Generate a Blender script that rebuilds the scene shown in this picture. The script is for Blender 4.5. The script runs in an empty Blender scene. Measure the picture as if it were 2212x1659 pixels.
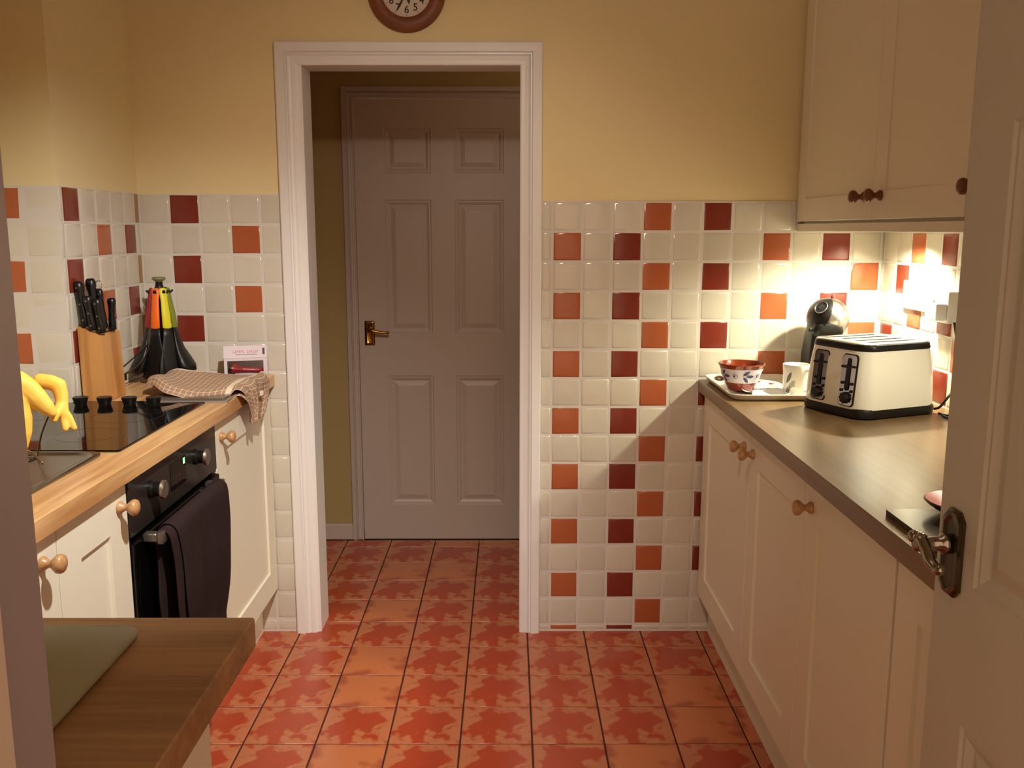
import bpy, bmesh, math, random
from mathutils import Vector, Matrix, Euler
random.seed(7)
PI = math.pi
SC = bpy.context.scene
COL = SC.collection

# ------------------------------------------------------------------ camera
cam_d = bpy.data.cameras.new('camera'); cam = bpy.data.objects.new('camera', cam_d); COL.objects.link(cam)
F, PITCH, YAW, ROLL = 1971.91, .1673, .0036, .0007
cam_d.sensor_fit = 'HORIZONTAL'; cam_d.sensor_width = 36.0; cam_d.lens = F / 2212 * 36.0
cam_d.clip_start = .02
fw = Vector((math.sin(YAW) * math.cos(PITCH), math.cos(YAW) * math.cos(PITCH), -math.sin(PITCH)))
rt = Vector((math.cos(YAW), -math.sin(YAW), 0)); up = rt.cross(fw)
r2 = math.cos(ROLL) * rt + math.sin(ROLL) * up; u2 = -math.sin(ROLL) * rt + math.cos(ROLL) * up
M = Matrix((r2, u2, -fw)).transposed().to_4x4(); M.translation = (-.143766, -3.04829, 1.40434)
cam.matrix_world = M
SC.camera = cam

# ------------------------------------------------------------------ world, lights, exposure
w = bpy.data.worlds.new('world'); SC.world = w; w.use_nodes = True
w.node_tree.nodes['Background'].inputs[0].default_value = (1.0, .60, .37, 1)
w.node_tree.nodes['Background'].inputs[1].default_value = 1.45
SC.view_settings.view_transform = 'Standard'; SC.view_settings.look = 'None'
SC.view_settings.exposure = 0.0; SC.view_settings.gamma = 1.0; SC.view_settings.use_curve_mapping = False

def spot(name, loc, aim, energy, color, size, blend, radius):
    d = bpy.data.lights.new(name, 'SPOT'); o = bpy.data.objects.new(name, d); COL.objects.link(o)
    d.energy = energy; d.color = color; d.spot_size = math.radians(size); d.spot_blend = blend; d.shadow_soft_size = radius
    o.location = loc; o.rotation_euler = (Vector(aim) - Vector(loc)).to_track_quat('-Z', 'Y').to_euler()
    return o
def point(name, loc, energy, color, radius):
    d = bpy.data.lights.new(name, 'POINT'); o = bpy.data.objects.new(name, d); COL.objects.link(o)
    d.energy = energy; d.color = color; d.shadow_soft_size = radius; o.location = loc
    return o
spot('ceiling_spot', (-.2, -1.75, 2.17), (-.95, -.85, .62), 152, (1.0, .95, .88), 86, 1.0, .025)
spot('ceiling_spot_far', (-.2, -1.75, 2.17), (-.45, .1, .7), 46, (1.0, .80, .64), 84, 1.0, .025)
spot('ceiling_bounce_fill', (-.16, -1.72, 2.24), (-.16, -1.5, 2.4), 16, (1.0, .95, .9), 150, 1.0, .05)  # added fill: aimed up so the ceiling bounces light onto the upper walls
spot('cabinet_spot', (.975, -.34, 1.398), (.93, -.28, .9), 44, (1.0, .95, .70), 150, .6, .018)
spot('cabinet_spot_near', (.975, -1.12, 1.398), (.93, -1.1, .9), 15, (1.0, .95, .74), 150, .6, .018)
point('hall_fill', (.3, .5, 2.1), 1.6, (1.0, .76, .56), .15)  # added fill that lifts the dark hall, not an actual lamp there

# ------------------------------------------------------------------ helpers
def lin(c):
    return tuple((v / 255 / 12.92) if v / 255 <= .04045 else ((v / 255 + .055) / 1.055) ** 2.4 for v in c)
def mat(name, rgb, rough=.5, metal=0.0, coat=0.0, noise=None, bump=None, trans=0.0, emit=None, spec=.5, ior=1.45):
    m = bpy.data.materials.new(name); m.use_nodes = True
    nt = m.node_tree; b = nt.nodes['Principled BSDF']; c = lin(rgb)
    b.inputs['Base Color'].default_value = (*c, 1); b.inputs['Roughness'].default_value = rough
    b.inputs['Metallic'].default_value = metal; b.inputs['Coat Weight'].default_value = coat
    b.inputs['Transmission Weight'].default_value = trans; b.inputs['Specular IOR Level'].default_value = spec
    b.inputs['IOR'].default_value = ior
    if emit: b.inputs['Emission Color'].default_value = (*lin(rgb), 1); b.inputs['Emission Strength'].default_value = emit
    tc = nt.nodes.new('ShaderNodeTexCoord')
    if noise:                                     # (scale, amount)
        n = nt.nodes.new('ShaderNodeTexNoise'); n.inputs['Scale'].default_value = noise[0]; n.inputs['Detail'].default_value = 4
        nt.links.new(tc.outputs['Object'], n.inputs['Vector'])
        mp = nt.nodes.new('ShaderNodeMapRange'); mp.inputs['From Min'].default_value = .3; mp.inputs['From Max'].default_value = .7
        mp.inputs['To Min'].default_value = 1 - noise[1]; mp.inputs['To Max'].default_value = 1 + noise[1]
        nt.links.new(n.outputs['Fac'], mp.inputs['Value'])
        mx = nt.nodes.new('ShaderNodeVectorMath'); mx.operation = 'SCALE'; mx.inputs[0].default_value = c
        nt.links.new(mp.outputs['Result'], mx.inputs['Scale']); nt.links.new(mx.outputs['Vector'], b.inputs['Base Color'])
    if bump:                                      # (scale, strength, distance)
        n2 = nt.nodes.new('ShaderNodeTexNoise'); n2.inputs['Scale'].default_value = bump[0]; n2.inputs['Detail'].default_value = 3
        nt.links.new(tc.outputs['Object'], n2.inputs['Vector'])
        bp = nt.nodes.new('ShaderNodeBump'); bp.inputs['Strength'].default_value = bump[1]; bp.inputs['Distance'].default_value = bump[2]
        nt.links.new(n2.outputs['Fac'], bp.inputs['Height']); nt.links.new(bp.outputs['Normal'], b.inputs['Normal'])
    return m

def wood(name, rgb_a, rgb_b, axis, rough=.35, scale=9.0, coat=.0):
    m = bpy.data.materials.new(name); m.use_nodes = True
    nt = m.node_tree; b = nt.nodes['Principled BSDF']; b.inputs['Roughness'].default_value = rough
    b.inputs['Coat Weight'].default_value = coat
    tc = nt.nodes.new('ShaderNodeTexCoord'); mp = nt.nodes.new('ShaderNodeMapping')
    s = [scale * 6] * 3; s[axis] = scale * .35
    mp.inputs['Scale'].default_value = s
    nt.links.new(tc.outputs['Object'], mp.inputs['Vector'])
    n = nt.nodes.new('ShaderNodeTexNoise'); n.inputs['Scale'].default_value = 1.0; n.inputs['Detail'].default_value = 6; n.inputs['Distortion'].default_value = .6
    nt.links.new(mp.outputs['Vector'], n.inputs['Vector'])
    mp2 = nt.nodes.new('ShaderNodeMapping'); s2 = [14.0] * 3; s2[axis] = 1.6; mp2.inputs['Scale'].default_value = s2
    nt.links.new(tc.outputs['Object'], mp2.inputs['Vector'])
    n2 = nt.nodes.new('ShaderNodeTexNoise'); n2.inputs['Scale'].default_value = .8; n2.inputs['Detail'].default_value = 2
    nt.links.new(mp2.outputs['Vector'], n2.inputs['Vector'])
    ad = nt.nodes.new('ShaderNodeMath'); ad.operation = 'ADD'; nt.links.new(n.outputs['Fac'], ad.inputs[0]); nt.links.new(n2.outputs['Fac'], ad.inputs[1])
    cr = nt.nodes.new('ShaderNodeValToRGB'); cr.color_ramp.elements[0].position = .66; cr.color_ramp.elements[1].position = 1.06
    ml = nt.nodes.new('ShaderNodeMath'); ml.operation = 'MULTIPLY'; ml.inputs[1].default_value = .86
    nt.links.new(ad.outputs[0], ml.inputs[0]); nt.links.new(ml.outputs[0], cr.inputs['Fac'])
    cr.color_ramp.elements[0].color = (*lin(rgb_a), 1); cr.color_ramp.elements[1].color = (*lin(rgb_b), 1)
    nt.links.new(cr.outputs['Color'], b.inputs['Base Color'])
    return m

def obj(name, bm, m, parent=None, smooth=False, loc=None, world=True, angle=None):
    """bmesh -> ONE mesh object; with a parent, world coordinates are made relative to the parent's root location"""
    root = parent
    while root is not None and root.parent is not None: root = root.parent
    if world and root is not None and loc is None:
        bmesh.ops.translate(bm, verts=bm.verts, vec=-root.location)
    me = bpy.data.meshes.new(name); bm.to_mesh(me); bm.free()
    me.materials.append(m)
    if smooth:
        for p in me.polygons: p.use_smooth = True
        if angle:
            me.set_sharp_from_angle(angle=math.radians(angle))
    o = bpy.data.objects.new(name, me); COL.objects.link(o)
    if parent is not None: o.parent = parent
    if loc is not None: o.location = loc
    return o
def thing(name, label, cat, loc, rz=0, group=None):
    o = bpy.data.objects.new(name, None); COL.objects.link(o); o.empty_display_size = .05
    o.location = loc; o.rotation_euler = (0, 0, rz); o['label'] = label; o['category'] = cat
    if group: o['group'] = group
    return o
def tag(o, label, cat, group=None):
    o['label'] = label; o['category'] = cat
    if group: o['group'] = group
    return o
def struct(o):
    o['kind'] = 'structure'; return o

def box(bm, x0, x1, y0, y1, z0, z1, bev=0.0, seg=1):
    r = bmesh.ops.create_cube(bm, size=1.0)
    vs = r['verts']
    for v in vs:
        v.co = Vector((x0 + (v.co.x + .5) * (x1 - x0), y0 + (v.co.y + .5) * (y1 - y0), z0 + (v.co.z + .5) * (z1 - z0)))
    if bev > 0:
        es = list({e for v in vs for e in v.link_edges})
        bmesh.ops.bevel(bm, geom=es, offset=bev, segments=seg, affect='EDGES', profile=.5)
    return bm
def B(x0, x1, y0, y1, z0, z1, bev=0.0, seg=1):
    return box(bmesh.new(), x0, x1, y0, y1, z0, z1, bev, seg)
def lathe(bm, prof, seg=24, mtx=None, cap0=True, cap1=True):
    """prof: list of (r, z)"""
    rings = []
    for r, z in prof:
        rings.append([bm.verts.new((r * math.cos(2 * PI * i / seg), r * math.sin(2 * PI * i / seg), z)) for i in range(seg)])
    for a, b in zip(rings, rings[1:]):
        for i in range(seg): bm.faces.new((a[i], a[(i + 1) % seg], b[(i + 1) % seg], b[i]))
    if cap0: bm.faces.new(list(reversed(rings[0])))
    if cap1: bm.faces.new(rings[-1])
    if mtx is not None:
        bmesh.ops.transform(bm, matrix=mtx, verts=[v for r in rings for v in r])
    return bm
def align(loc, d):
    q = Vector((0, 0, 1)).rotation_difference(Vector(d).normalized()); m = q.to_matrix().to_4x4(); m.translation = loc; return m
def tube(bm, pts, r, seg=8, closed=False):
    pts = [Vector(p) for p in pts]; n = len(pts); rings = []
    rr = r if isinstance(r, (list, tuple)) else [r] * n
    prev = None
    for i, p in enumerate(pts):
        if closed: t = pts[(i + 1) % n] - pts[i - 1]
        else: t = pts[min(i + 1, n - 1)] - pts[max(i - 1, 0)]
        t.normalize()
        if prev is None:
            a = Vector((0, 0, 1)) if abs(t.z) < .9 else Vector((1, 0, 0)); nrm = t.cross(a).normalized()
        else:
            nrm = (prev - t * prev.dot(t)).normalized()
        prev = nrm; bn = t.cross(nrm)
        rings.append([bm.verts.new(p + rr[i] * (math.cos(2 * PI * k / seg) * nrm + math.sin(2 * PI * k / seg) * bn)) for k in range(seg)])
    for i in range(n if closed else n - 1):
        a, b = rings[i], rings[(i + 1) % n]
        for k in range(seg): bm.faces.new((a[k], a[(k + 1) % seg], b[(k + 1) % seg], b[k]))
    if not closed:
        bm.faces.new(list(reversed(rings[0]))); bm.faces.new(rings[-1])
    return bm
def spline(pts, n=8):
    pts = [Vector(p) for p in pts]; out = []
    P = [pts[0]] + pts + [pts[-1]]
    for i in range(1, len(P) - 2):
        for k in range(n):
            t = k / n; a, b, c, d = P[i - 1], P[i], P[i + 1], P[i + 2]
            out.append(.5 * ((2 * b) + (c - a) * t + (2 * a - 5 * b + 4 * c - d) * t * t + (3 * b - a - 3 * c + d) * t ** 3))
    out.append(pts[-1]); return out
def rrect(w, d, r, n=5):
    """rounded rectangle outline, ccw"""
    out = []
    for cx, cy, a0 in ((w / 2 - r, d / 2 - r, 0), (-w / 2 + r, d / 2 - r, PI / 2), (-w / 2 + r, -d / 2 + r, PI), (w / 2 - r, -d / 2 + r, 1.5 * PI)):
        for k in range(n + 1):
            a = a0 + PI / 2 * k / n; out.append((cx + r * math.cos(a), cy + r * math.sin(a)))
    return out
def loft(bm, secs, cap0=True, cap1=True):
    """secs: list of point lists (same length)"""
    rings = [[bm.verts.new(p) for p in s] for s in secs]; n = len(rings[0])
    for a, b in zip(rings, rings[1:]):
        for i in range(n): bm.faces.new((a[i], a[(i + 1) % n], b[(i + 1) % n], b[i]))
    if cap0: bm.faces.new(list(reversed(rings[0])))
    if cap1: bm.faces.new(rings[-1])
    return bm
def evald(bm_or_me, mods):
    """mesh with modifiers applied, as a bmesh; mods: [(type, {attr: value})]"""
    if isinstance(bm_or_me, bmesh.types.BMesh):
        me = bpy.data.meshes.new('tmp'); bm_or_me.to_mesh(me); bm_or_me.free()
    else: me = bm_or_me
    o = bpy.data.objects.new('tmp', me); COL.objects.link(o)
    for t, kw in mods:
        md = o.modifiers.new(t, t)
        for k, v in kw.items(): setattr(md, k, v)
    dg = bpy.context.evaluated_depsgraph_get(); dg.update()
    e = o.evaluated_get(dg); m2 = bpy.data.meshes.new_from_object(e)
    bpy.data.objects.remove(o)
    bm = bmesh.new(); bm.from_mesh(m2); bpy.data.meshes.remove(m2)
    return bm
def skin(verts, edges, radii, sub=2, root=0):
    me = bpy.data.meshes.new('sk'); me.from_pydata(verts, edges, [])
    o = bpy.data.objects.new('sk', me); COL.objects.link(o)
    md = o.modifiers.new('s', 'SKIN'); md.use_smooth_shade = True
    for i, r in enumerate(radii):
        rr = r if isinstance(r, tuple) else (r, r)
        me.skin_vertices[0].data[i].radius = rr; me.skin_vertices[0].data[i].use_root = (i == root)
    sb = o.modifiers.new('b', 'SUBSURF'); sb.levels = sub; sb.render_levels = sub
    dg = bpy.context.evaluated_depsgraph_get(); dg.update()
    m2 = bpy.data.meshes.new_from_object(o.evaluated_get(dg)); bpy.data.objects.remove(o)
    bm = bmesh.new(); bm.from_mesh(m2); bpy.data.meshes.remove(m2); return bm
def blend_form(verts, edges, radii, flat=1.0, vox=.0021):
    """one continuous surface from tapered capsules along edges (remeshed and smoothed)"""
    bm = bmesh.new()
    for a, b in edges:
        A, Bv = Vector(verts[a]), Vector(verts[b]); L_ = (Bv - A).length; n = max(2, int(L_ / .004))
        for k in range(n + 1):
            f = k / n; p = A.lerp(Bv, f); r = radii[a] + (radii[b] - radii[a]) * f
            bmesh.ops.create_icosphere(bm, subdivisions=2, radius=1, matrix=Matrix.Translation(p) @ Matrix.Diagonal((r, r * flat, r, 1)))
    return evald(bm, [('REMESH', dict(mode='VOXEL', voxel_size=vox)), ('SMOOTH', dict(iterations=4, factor=.5))])
def boolean_cut(bm, cut):
    me = bpy.data.meshes.new('cut'); cut.to_mesh(me); cut.free()
    c = bpy.data.objects.new('cut', me); COL.objects.link(c)
    r = evald(bm, [('BOOLEAN', dict(operation='DIFFERENCE', object=c, solver='EXACT'))])
    bpy.data.objects.remove(c); return r
def dup(o, loc=None, label=None, parent=None):
    c = o.copy(); COL.objects.link(c)
    if parent is not None: c.parent = parent
    if loc is not None: c.location = loc
    if label: c['label'] = label
    for ch in list(o.children): dup(ch, parent=c)
    return c

# ------------------------------------------------------------------ materials
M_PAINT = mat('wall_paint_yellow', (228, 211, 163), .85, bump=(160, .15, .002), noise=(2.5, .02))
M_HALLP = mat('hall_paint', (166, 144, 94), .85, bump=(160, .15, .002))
M_CEIL = mat('ceiling_white', (225, 205, 180), .9)
M_GROUT = mat('grout', (209, 204, 195), .8, bump=(300, .3, .001))
M_DGROUT = mat('floor_grout', (62, 26, 16), .9)
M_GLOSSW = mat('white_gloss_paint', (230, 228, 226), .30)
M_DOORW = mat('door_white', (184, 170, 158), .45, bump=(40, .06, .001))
M_CAB = mat('cabinet_cream', (229, 223, 204), .42)
M_CABIN = mat('cabinet_inside', (205, 180, 150), .7)
M_GAP = mat('shadow_gap', (60, 36, 20), .9)
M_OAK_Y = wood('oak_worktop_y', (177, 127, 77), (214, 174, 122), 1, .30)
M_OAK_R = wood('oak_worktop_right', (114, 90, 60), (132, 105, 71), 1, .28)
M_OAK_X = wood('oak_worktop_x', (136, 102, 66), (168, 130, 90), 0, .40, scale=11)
M_KNOB = wood('beech_knob', (160, 114, 70), (190, 146, 98), 0, .3, scale=20, coat=.4)
M_BEECH = wood('beech_block', (168, 112, 58), (198, 144, 84), 2, .4, scale=7)
M_BLACK = mat('black_plastic', (16, 15, 14), .35)
M_BLACKM = mat('black_matt', (10, 10, 9), .42)
M_BGLASS = mat('black_glass', (8, 7, 7), .05, spec=.6)
M_CHROME = mat('chrome', (205, 200, 195), .12, metal=1)
M_STEEL = mat('stainless_steel', (128, 120, 108), .20, metal=1, bump=(200, .05, .0005))
M_SATIN = mat('satin_silver', (200, 198, 190), .3, metal=1)
M_BRASS = mat('brass', (150, 112, 52), .3, metal=1)
M_DARKM = mat('dark_chrome', (96, 88, 74), .25, metal=1)
M_WHITEC = mat('white_ceramic', (238, 234, 222), .15, coat=.3)
M_TRAY = mat('tray_melamine', (226, 216, 200), .3)
M_TERRA = mat('terracotta_glaze', (128, 50, 28), .15, coat=.5)
M_RUBY = mat('yellow_rubber', (246, 196, 84), .55, bump=(60, .1, .002))
M_WPLAST = mat('white_plastic', (236, 234, 230), .35)
M_CTOAST = mat('cream_enamel', (244, 242, 226), .2, coat=.6)
M_GLASSB = None

def tile_mat(name, rgb, rough=.14, bumpd=.0012):
    m = bpy.data.materials.new(name); m.use_nodes = True; nt = m.node_tree; b = nt.nodes['Principled BSDF']
    b.inputs['Roughness'].default_value = rough
    tc = nt.nodes.new('ShaderNodeTexCoord'); oi = nt.nodes.new('ShaderNodeObjectInfo')
    sc = nt.nodes.new('ShaderNodeVectorMath'); sc.operation = 'MULTIPLY_ADD'; sc.inputs[1].default_value = (1, 1, 1)
    cx = nt.nodes.new('ShaderNodeCombineXYZ'); mu = nt.nodes.new('ShaderNodeMath'); mu.operation = 'MULTIPLY'; mu.inputs[1].default_value = 37.0
    nt.links.new(oi.outputs['Random'], mu.inputs[0])
    for k in range(3): nt.links.new(mu.outputs[0], cx.inputs[k])
    nt.links.new(tc.outputs['Object'], sc.inputs[0]); nt.links.new(cx.outputs[0], sc.inputs[2])
    n = nt.nodes.new('ShaderNodeTexNoise'); n.inputs['Scale'].default_value = 16; n.inputs['Detail'].default_value = 1.5
    nt.links.new(sc.outputs[0], n.inputs['Vector'])
    bp = nt.nodes.new('ShaderNodeBump'); bp.inputs['Strength'].default_value = .5; bp.inputs['Distance'].default_value = bumpd * 2
    nt.links.new(n.outputs['Fac'], bp.inputs['Height']); nt.links.new(bp.outputs['Normal'], b.inputs['Normal'])
    mp = nt.nodes.new('ShaderNodeMapRange'); mp.inputs['To Min'].default_value = .94; mp.inputs['To Max'].default_value = 1.05
    nt.links.new(oi.outputs['Random'], mp.inputs['Value'])
    v = nt.nodes.new('ShaderNodeVectorMath'); v.operation = 'SCALE'; v.inputs[0].default_value = lin(rgb)
    nt.links.new(mp.outputs[0], v.inputs['Scale']); nt.links.new(v.outputs[0], b.inputs['Base Color'])
    return m
TM = {'C': tile_mat('tile_cream', (205, 199, 184)), 'O': tile_mat('tile_orange', (170, 92, 56), .2), 'D': tile_mat('tile_red', (122, 48, 34), .2),
      'B': tile_mat('tile_tan', (155, 116, 76), .2)}

def floor_mat():
    m = bpy.data.materials.new('terracotta_floor_tile'); m.use_nodes = True; nt = m.node_tree; b = nt.nodes['Principled BSDF']
    L = nt.links.new; N = nt.nodes.new
    b.inputs['Roughness'].default_value = .27
    tc = N('ShaderNodeTexCoord'); oi = N('ShaderNodeObjectInfo')
    # three print variants, chosen per tile
    rnd = N('ShaderNodeMath'); rnd.operation = 'MULTIPLY'; rnd.inputs[1].default_value = 4.0; L(oi.outputs['Random'], rnd.inputs[0])
    fl = N('ShaderNodeMath'); fl.operation = 'FLOOR'; L(rnd.outputs[0], fl.inputs[0])
    big = N('ShaderNodeMath'); big.operation = 'GREATER_THAN'; big.inputs[1].default_value = 2.5; L(fl.outputs[0], big.inputs[0])
    cx = N('ShaderNodeCombineXYZ'); m3 = N('ShaderNodeMath'); m3.operation = 'MULTIPLY'; m3.inputs[1].default_value = 5.3; L(big.outputs[0], m3.inputs[0]); L(m3.outputs[0], cx.inputs[2])
    ad = N('ShaderNodeVectorMath'); ad.operation = 'ADD'; L(tc.outputs['Object'], ad.inputs[0]); L(cx.outputs[0], ad.inputs[1])
    n1 = N('ShaderNodeTexNoise'); n1.inputs['Scale'].default_value = 13; n1.inputs['Detail'].default_value = 2.5; n1.inputs['Roughness'].default_value = .5; L(ad.outputs[0], n1.inputs['Vector'])
    n2 = N('ShaderNodeTexNoise'); n2.inputs['Scale'].default_value = 40; n2.inputs['Detail'].default_value = 4; L(ad.outputs[0], n2.inputs['Vector'])
    # distance to the tile edge
    sp = N('ShaderNodeSeparateXYZ'); L(tc.outputs['Object'], sp.inputs[0])
    ax = N('ShaderNodeMath'); ax.operation = 'ABSOLUTE'; L(sp.outputs[0], ax.inputs[0])
    ay = N('ShaderNodeMath'); ay.operation = 'ABSOLUTE'; L(sp.outputs[1], ay.inputs[0])
    mx = N('ShaderNodeMath'); mx.operation = 'MAXIMUM'; L(ax.outputs[0], mx.inputs[0])
    sy = N('ShaderNodeMath'); sy.operation = 'MULTIPLY'; sy.inputs[1].default_value = .93; L(ay.outputs[0], sy.inputs[0]); L(sy.outputs[0], mx.inputs[1])
    # mask = edge distance + noise
    nn = N('ShaderNodeMath'); nn.operation = 'MULTIPLY_ADD'; nn.inputs[1].default_value = .26; L(n1.outputs['Fac'], nn.inputs[0]); L(mx.outputs[0], nn.inputs[2])
    mr = N('ShaderNodeMapRange'); mr.interpolation_type = 'SMOOTHSTEP'; mr.inputs['From Min'].default_value = .188; mr.inputs['From Max'].default_value = .208
    L(nn.outputs[0], mr.inputs['Value'])
    c1 = N('ShaderNodeMixRGB'); c1.inputs[1].default_value = (*lin((165, 64, 37)), 1); c1.inputs[2].default_value = (*lin((180, 107, 71)), 1)
    L(mr.outputs[0], c1.inputs[0])
    # darker smudges
    m2 = N('ShaderNodeMapRange'); m2.inputs['From Min'].default_value = .56; m2.inputs['From Max'].default_value = .70; m2.inputs['To Max'].default_value = .55; L(n2.outputs['Fac'], m2.inputs['Value'])
    c2 = N('ShaderNodeMixRGB'); c2.inputs[2].default_value = (*lin((141, 67, 49)), 1); L(m2.outputs[0], c2.inputs[0]); L(c1.outputs[0], c2.inputs[1])
    # light-centred variant
    c3 = N('ShaderNodeMixRGB'); c3.inputs[1].default_value = (*lin((187, 109, 68)), 1); c3.inputs[2].default_value = (*lin((149, 71, 47)), 1)
    m4 = N('ShaderNodeMapRange'); m4.inputs['From Min'].default_value = .20; m4.inputs['From Max'].default_value = .24; m4.inputs['To Max'].default_value = .8; L(nn.outputs[0], m4.inputs['Value']); L(m4.outputs[0], c3.inputs[0])
    lt = N('ShaderNodeMath'); lt.operation = 'GREATER_THAN'; lt.inputs[1].default_value = .90; L(oi.outputs['Random'], lt.inputs[0])
    c4 = N('ShaderNodeMixRGB'); L(lt.outputs[0], c4.inputs[0]); L(c2.outputs[0], c4.inputs[1]); L(c3.outputs[0], c4.inputs[2])
    L(c4.outputs[0], b.inputs['Base Color'])
    bp = N('ShaderNodeBump'); bp.inputs['Strength'].default_value = .25; bp.inputs['Distance'].default_value = .001
    n5 = N('ShaderNodeTexNoise'); n5.inputs['Scale'].default_value = 45; L(tc.outputs['Object'], n5.inputs['Vector']); L(n5.outputs['Fac'], bp.inputs['Height']); L(bp.outputs[0], b.inputs['Normal'])
    return m
M_FLOOR = floor_mat()

# ------------------------------------------------------------------ the setting: shell
WTY = .006                                   # plaster plane behind the tiles of the back wall
floor = struct(obj('floor', B(-1.75, 1.2, -4.2, 1.1, -.06, -.0025), M_DGROUT))
wb = bmesh.new()
box(wb, -1.70, -.83, WTY, .12, 0, 2.36); box(wb, -.075, 1.2, WTY, .12, 0, 2.36); box(wb, -.83, -.075, WTY, .12, 1.94, 2.36)
wall_back = struct(obj('wall_back', wb, M_PAINT))
wall_right = struct(obj('wall_right', B(1.102, 1.2, -2.76, WTY, 0, 2.36), M_PAINT))
wall_left = struct(obj('wall_left', B(-1.70, -1.575, -2.76, WTY, 0, 2.36), M_PAINT))
wall_corner = struct(obj('wall_corner', B(-1.575, -1.359, -.537, WTY, 0, 2.36), M_PAINT))
wf = bmesh.new()
box(wf, -1.70, -.402, -2.76, -2.62, 0, 2.36); box(wf, .478, 1.2, -2.76, -2.62, 0, 2.36); box(wf, -.402, .478, -2.76, -2.62, 2.03, 2.36)
struct(obj('wall_front', wf, M_PAINT))
struct(obj('ceiling', B(-1.70, 1.2, -2.76, 1.1, 2.36, 2.42), M_CEIL))
hw = bmesh.new()
box(hw, -1.75, -.812, .985, 1.1, 0, 2.36); box(hw, -.034, 1.2, .985, 1.1, 0, 2.36); box(hw, -.812, -.034, .985, 1.1, 1.957, 2.36)
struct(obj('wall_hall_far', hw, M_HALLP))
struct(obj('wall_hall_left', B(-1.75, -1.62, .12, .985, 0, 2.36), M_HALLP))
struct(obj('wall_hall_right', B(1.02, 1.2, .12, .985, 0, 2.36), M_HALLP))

# floor tiles: every tile is a part of the floor
def floor_tile_mesh(w, d):
    bm = bmesh.new(); secs = []
    for ins, z in ((0, -.008), (0, -.0018), (.0012, -.0004), (.004, 0)):
        secs.append([(sx * (w / 2 - ins), sy * (d / 2 - ins), z) for sx, sy in ((-1, -1), (1, -1), (1, 1), (-1, 1))])
    loft(bm, secs, cap0=False); me = bpy.data.meshes.new('tile'); bm.to_mesh(me); bm.free(); me.materials.append(M_FLOOR)
    for p in me.polygons: p.use_smooth = True
    me.set_sharp_from_angle(angle=math.radians(60))
    return me
fcache = {}
FP = .2006
for i in range(-4, 5):
    for j in range(-14, 6):
        x0, x1 = -.279 + FP * i, -.279 + FP * (i + 1); y0, y1 = -.119 + .2 * j, -.119 + .2 * (j + 1)
        # skip what walls, cabinets and the peninsula stand on
        if x1 < -1.03 or y0 > .96: continue
        if y0 > -.13 and y1 <= .25:                       # doorway rows: only between the frames
            pass
        cx, cy = (x0 + x1) / 2, (y0 + y1) / 2
        if y1 > .965: y1 = .965
        if x1 - x0 < .02 or y1 - y0 < .01: continue
        key = (round(x1 - x0, 4), round(y1 - y0, 4))
        if key not in fcache: fcache[key] = floor_tile_mesh(key[0] - .0042, key[1] - .0038)
        o = bpy.data.objects.new('tile', fcache[key]); COL.objects.link(o); o.parent = floor
        o.location = ((x0 + x1) / 2, (y0 + y1) / 2, random.uniform(-.0003, .0003))
        o.rotation_euler = (random.uniform(-.0012, .0012), random.uniform(-.0012, .0012), 0)

# wall tiles
tcache = {}
def tile_mesh(w, h, c):
    key = (round(w, 3), round(h, 3), c)
    if key in tcache: return tcache[key]
    bm = bmesh.new(); secs = []
    for ins, y in ((0, .004), (.0002, -.0012), (.0012, -.0036), (.0036, -.0052), (.009, -.0060)):
        ins = min(ins, w * .3, h * .3)
        secs.append([(sx * (w / 2 - ins), y, sz * (h / 2 - ins)) for sx, sz in ((-1, -1), (1, -1), (1, 1), (-1, 1))])
    loft(bm, secs, cap0=False); me = bpy.data.meshes.new('tile'); bm.to_mesh(me); bm.free(); me.materials.append(TM[c])
    for p in me.polygons: p.use_smooth = True
    tcache[key] = me; return me
GAP = .0042
def put_tile(parent, base, ang, u0, u1, z0, z1, c):
    """base: point of the plane at u = 0; ang: rotation about z of the plane facing -y"""
    w, h = u1 - u0 - GAP, z1 - z0 - GAP
    if w < .004 or h < .004: return
    me = tile_mesh(w, h, c)
    o = bpy.data.objects.new('tile', me); COL.objects.link(o); o.parent = parent
    u = (u0 + u1) / 2; d = random.uniform(-.0004, .0004)
    o.location = (base[0] + u * math.cos(ang) + d * math.sin(ang), base[1] + u * math.sin(ang) - d * math.cos(ang), (z0 + z1) / 2)
    o.rotation_euler = (random.uniform(-.006, .006), random.uniform(-.003, .003), ang + random.uniform(-.006, .006))
PZ, PX = .098, .0989
ZR, ZL = 1.4968, 1.5189
# grout beds
obj('grout', B(-.045, 1.102, .0008, .008, 0, ZR), M_GROUT, wall_back)
obj('grout', B(-1.359, -.85, .0008, .008, 0, ZL), M_GROUT, wall_back)
obj('grout', B(1.0968, 1.104, -2.5, .001, .8, ZR), M_GROUT, wall_right)
gb = bmesh.new(); box(gb, -1.575, -1.3545, -.5455, -.535, .926, ZL + .0015); box(gb, -1.361, -1.3546, -.5351, 0, .926, ZL + .0014)
obj('grout', gb, M_GROUT, wall_corner)
# back wall, right of the doorway
for r in range(16):
    z1 = ZR - PZ * r; z0 = max(z1 - PZ, .004)
    for i in range(-1, 12):
        u0, u1 = i * PX, (i + 1) * PX
        if i == -1: u0 = -.038
        if i == 11: u1 = 1.0985
        if i >= 6 and z1 < .86: continue
        row = r + 1; c = 'C'
        if row % 2 == 0:
            if i in (0, 7): c = 'O'
            if i in (2, 9): c = 'D'
        else:
            if i in (3, 10): c = 'O'
            if i == 5 and row < 15: c = 'D'
        put_tile(wall_back, (0, .0052, 0), 0, u0, u1, z0, z1, c)
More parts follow.
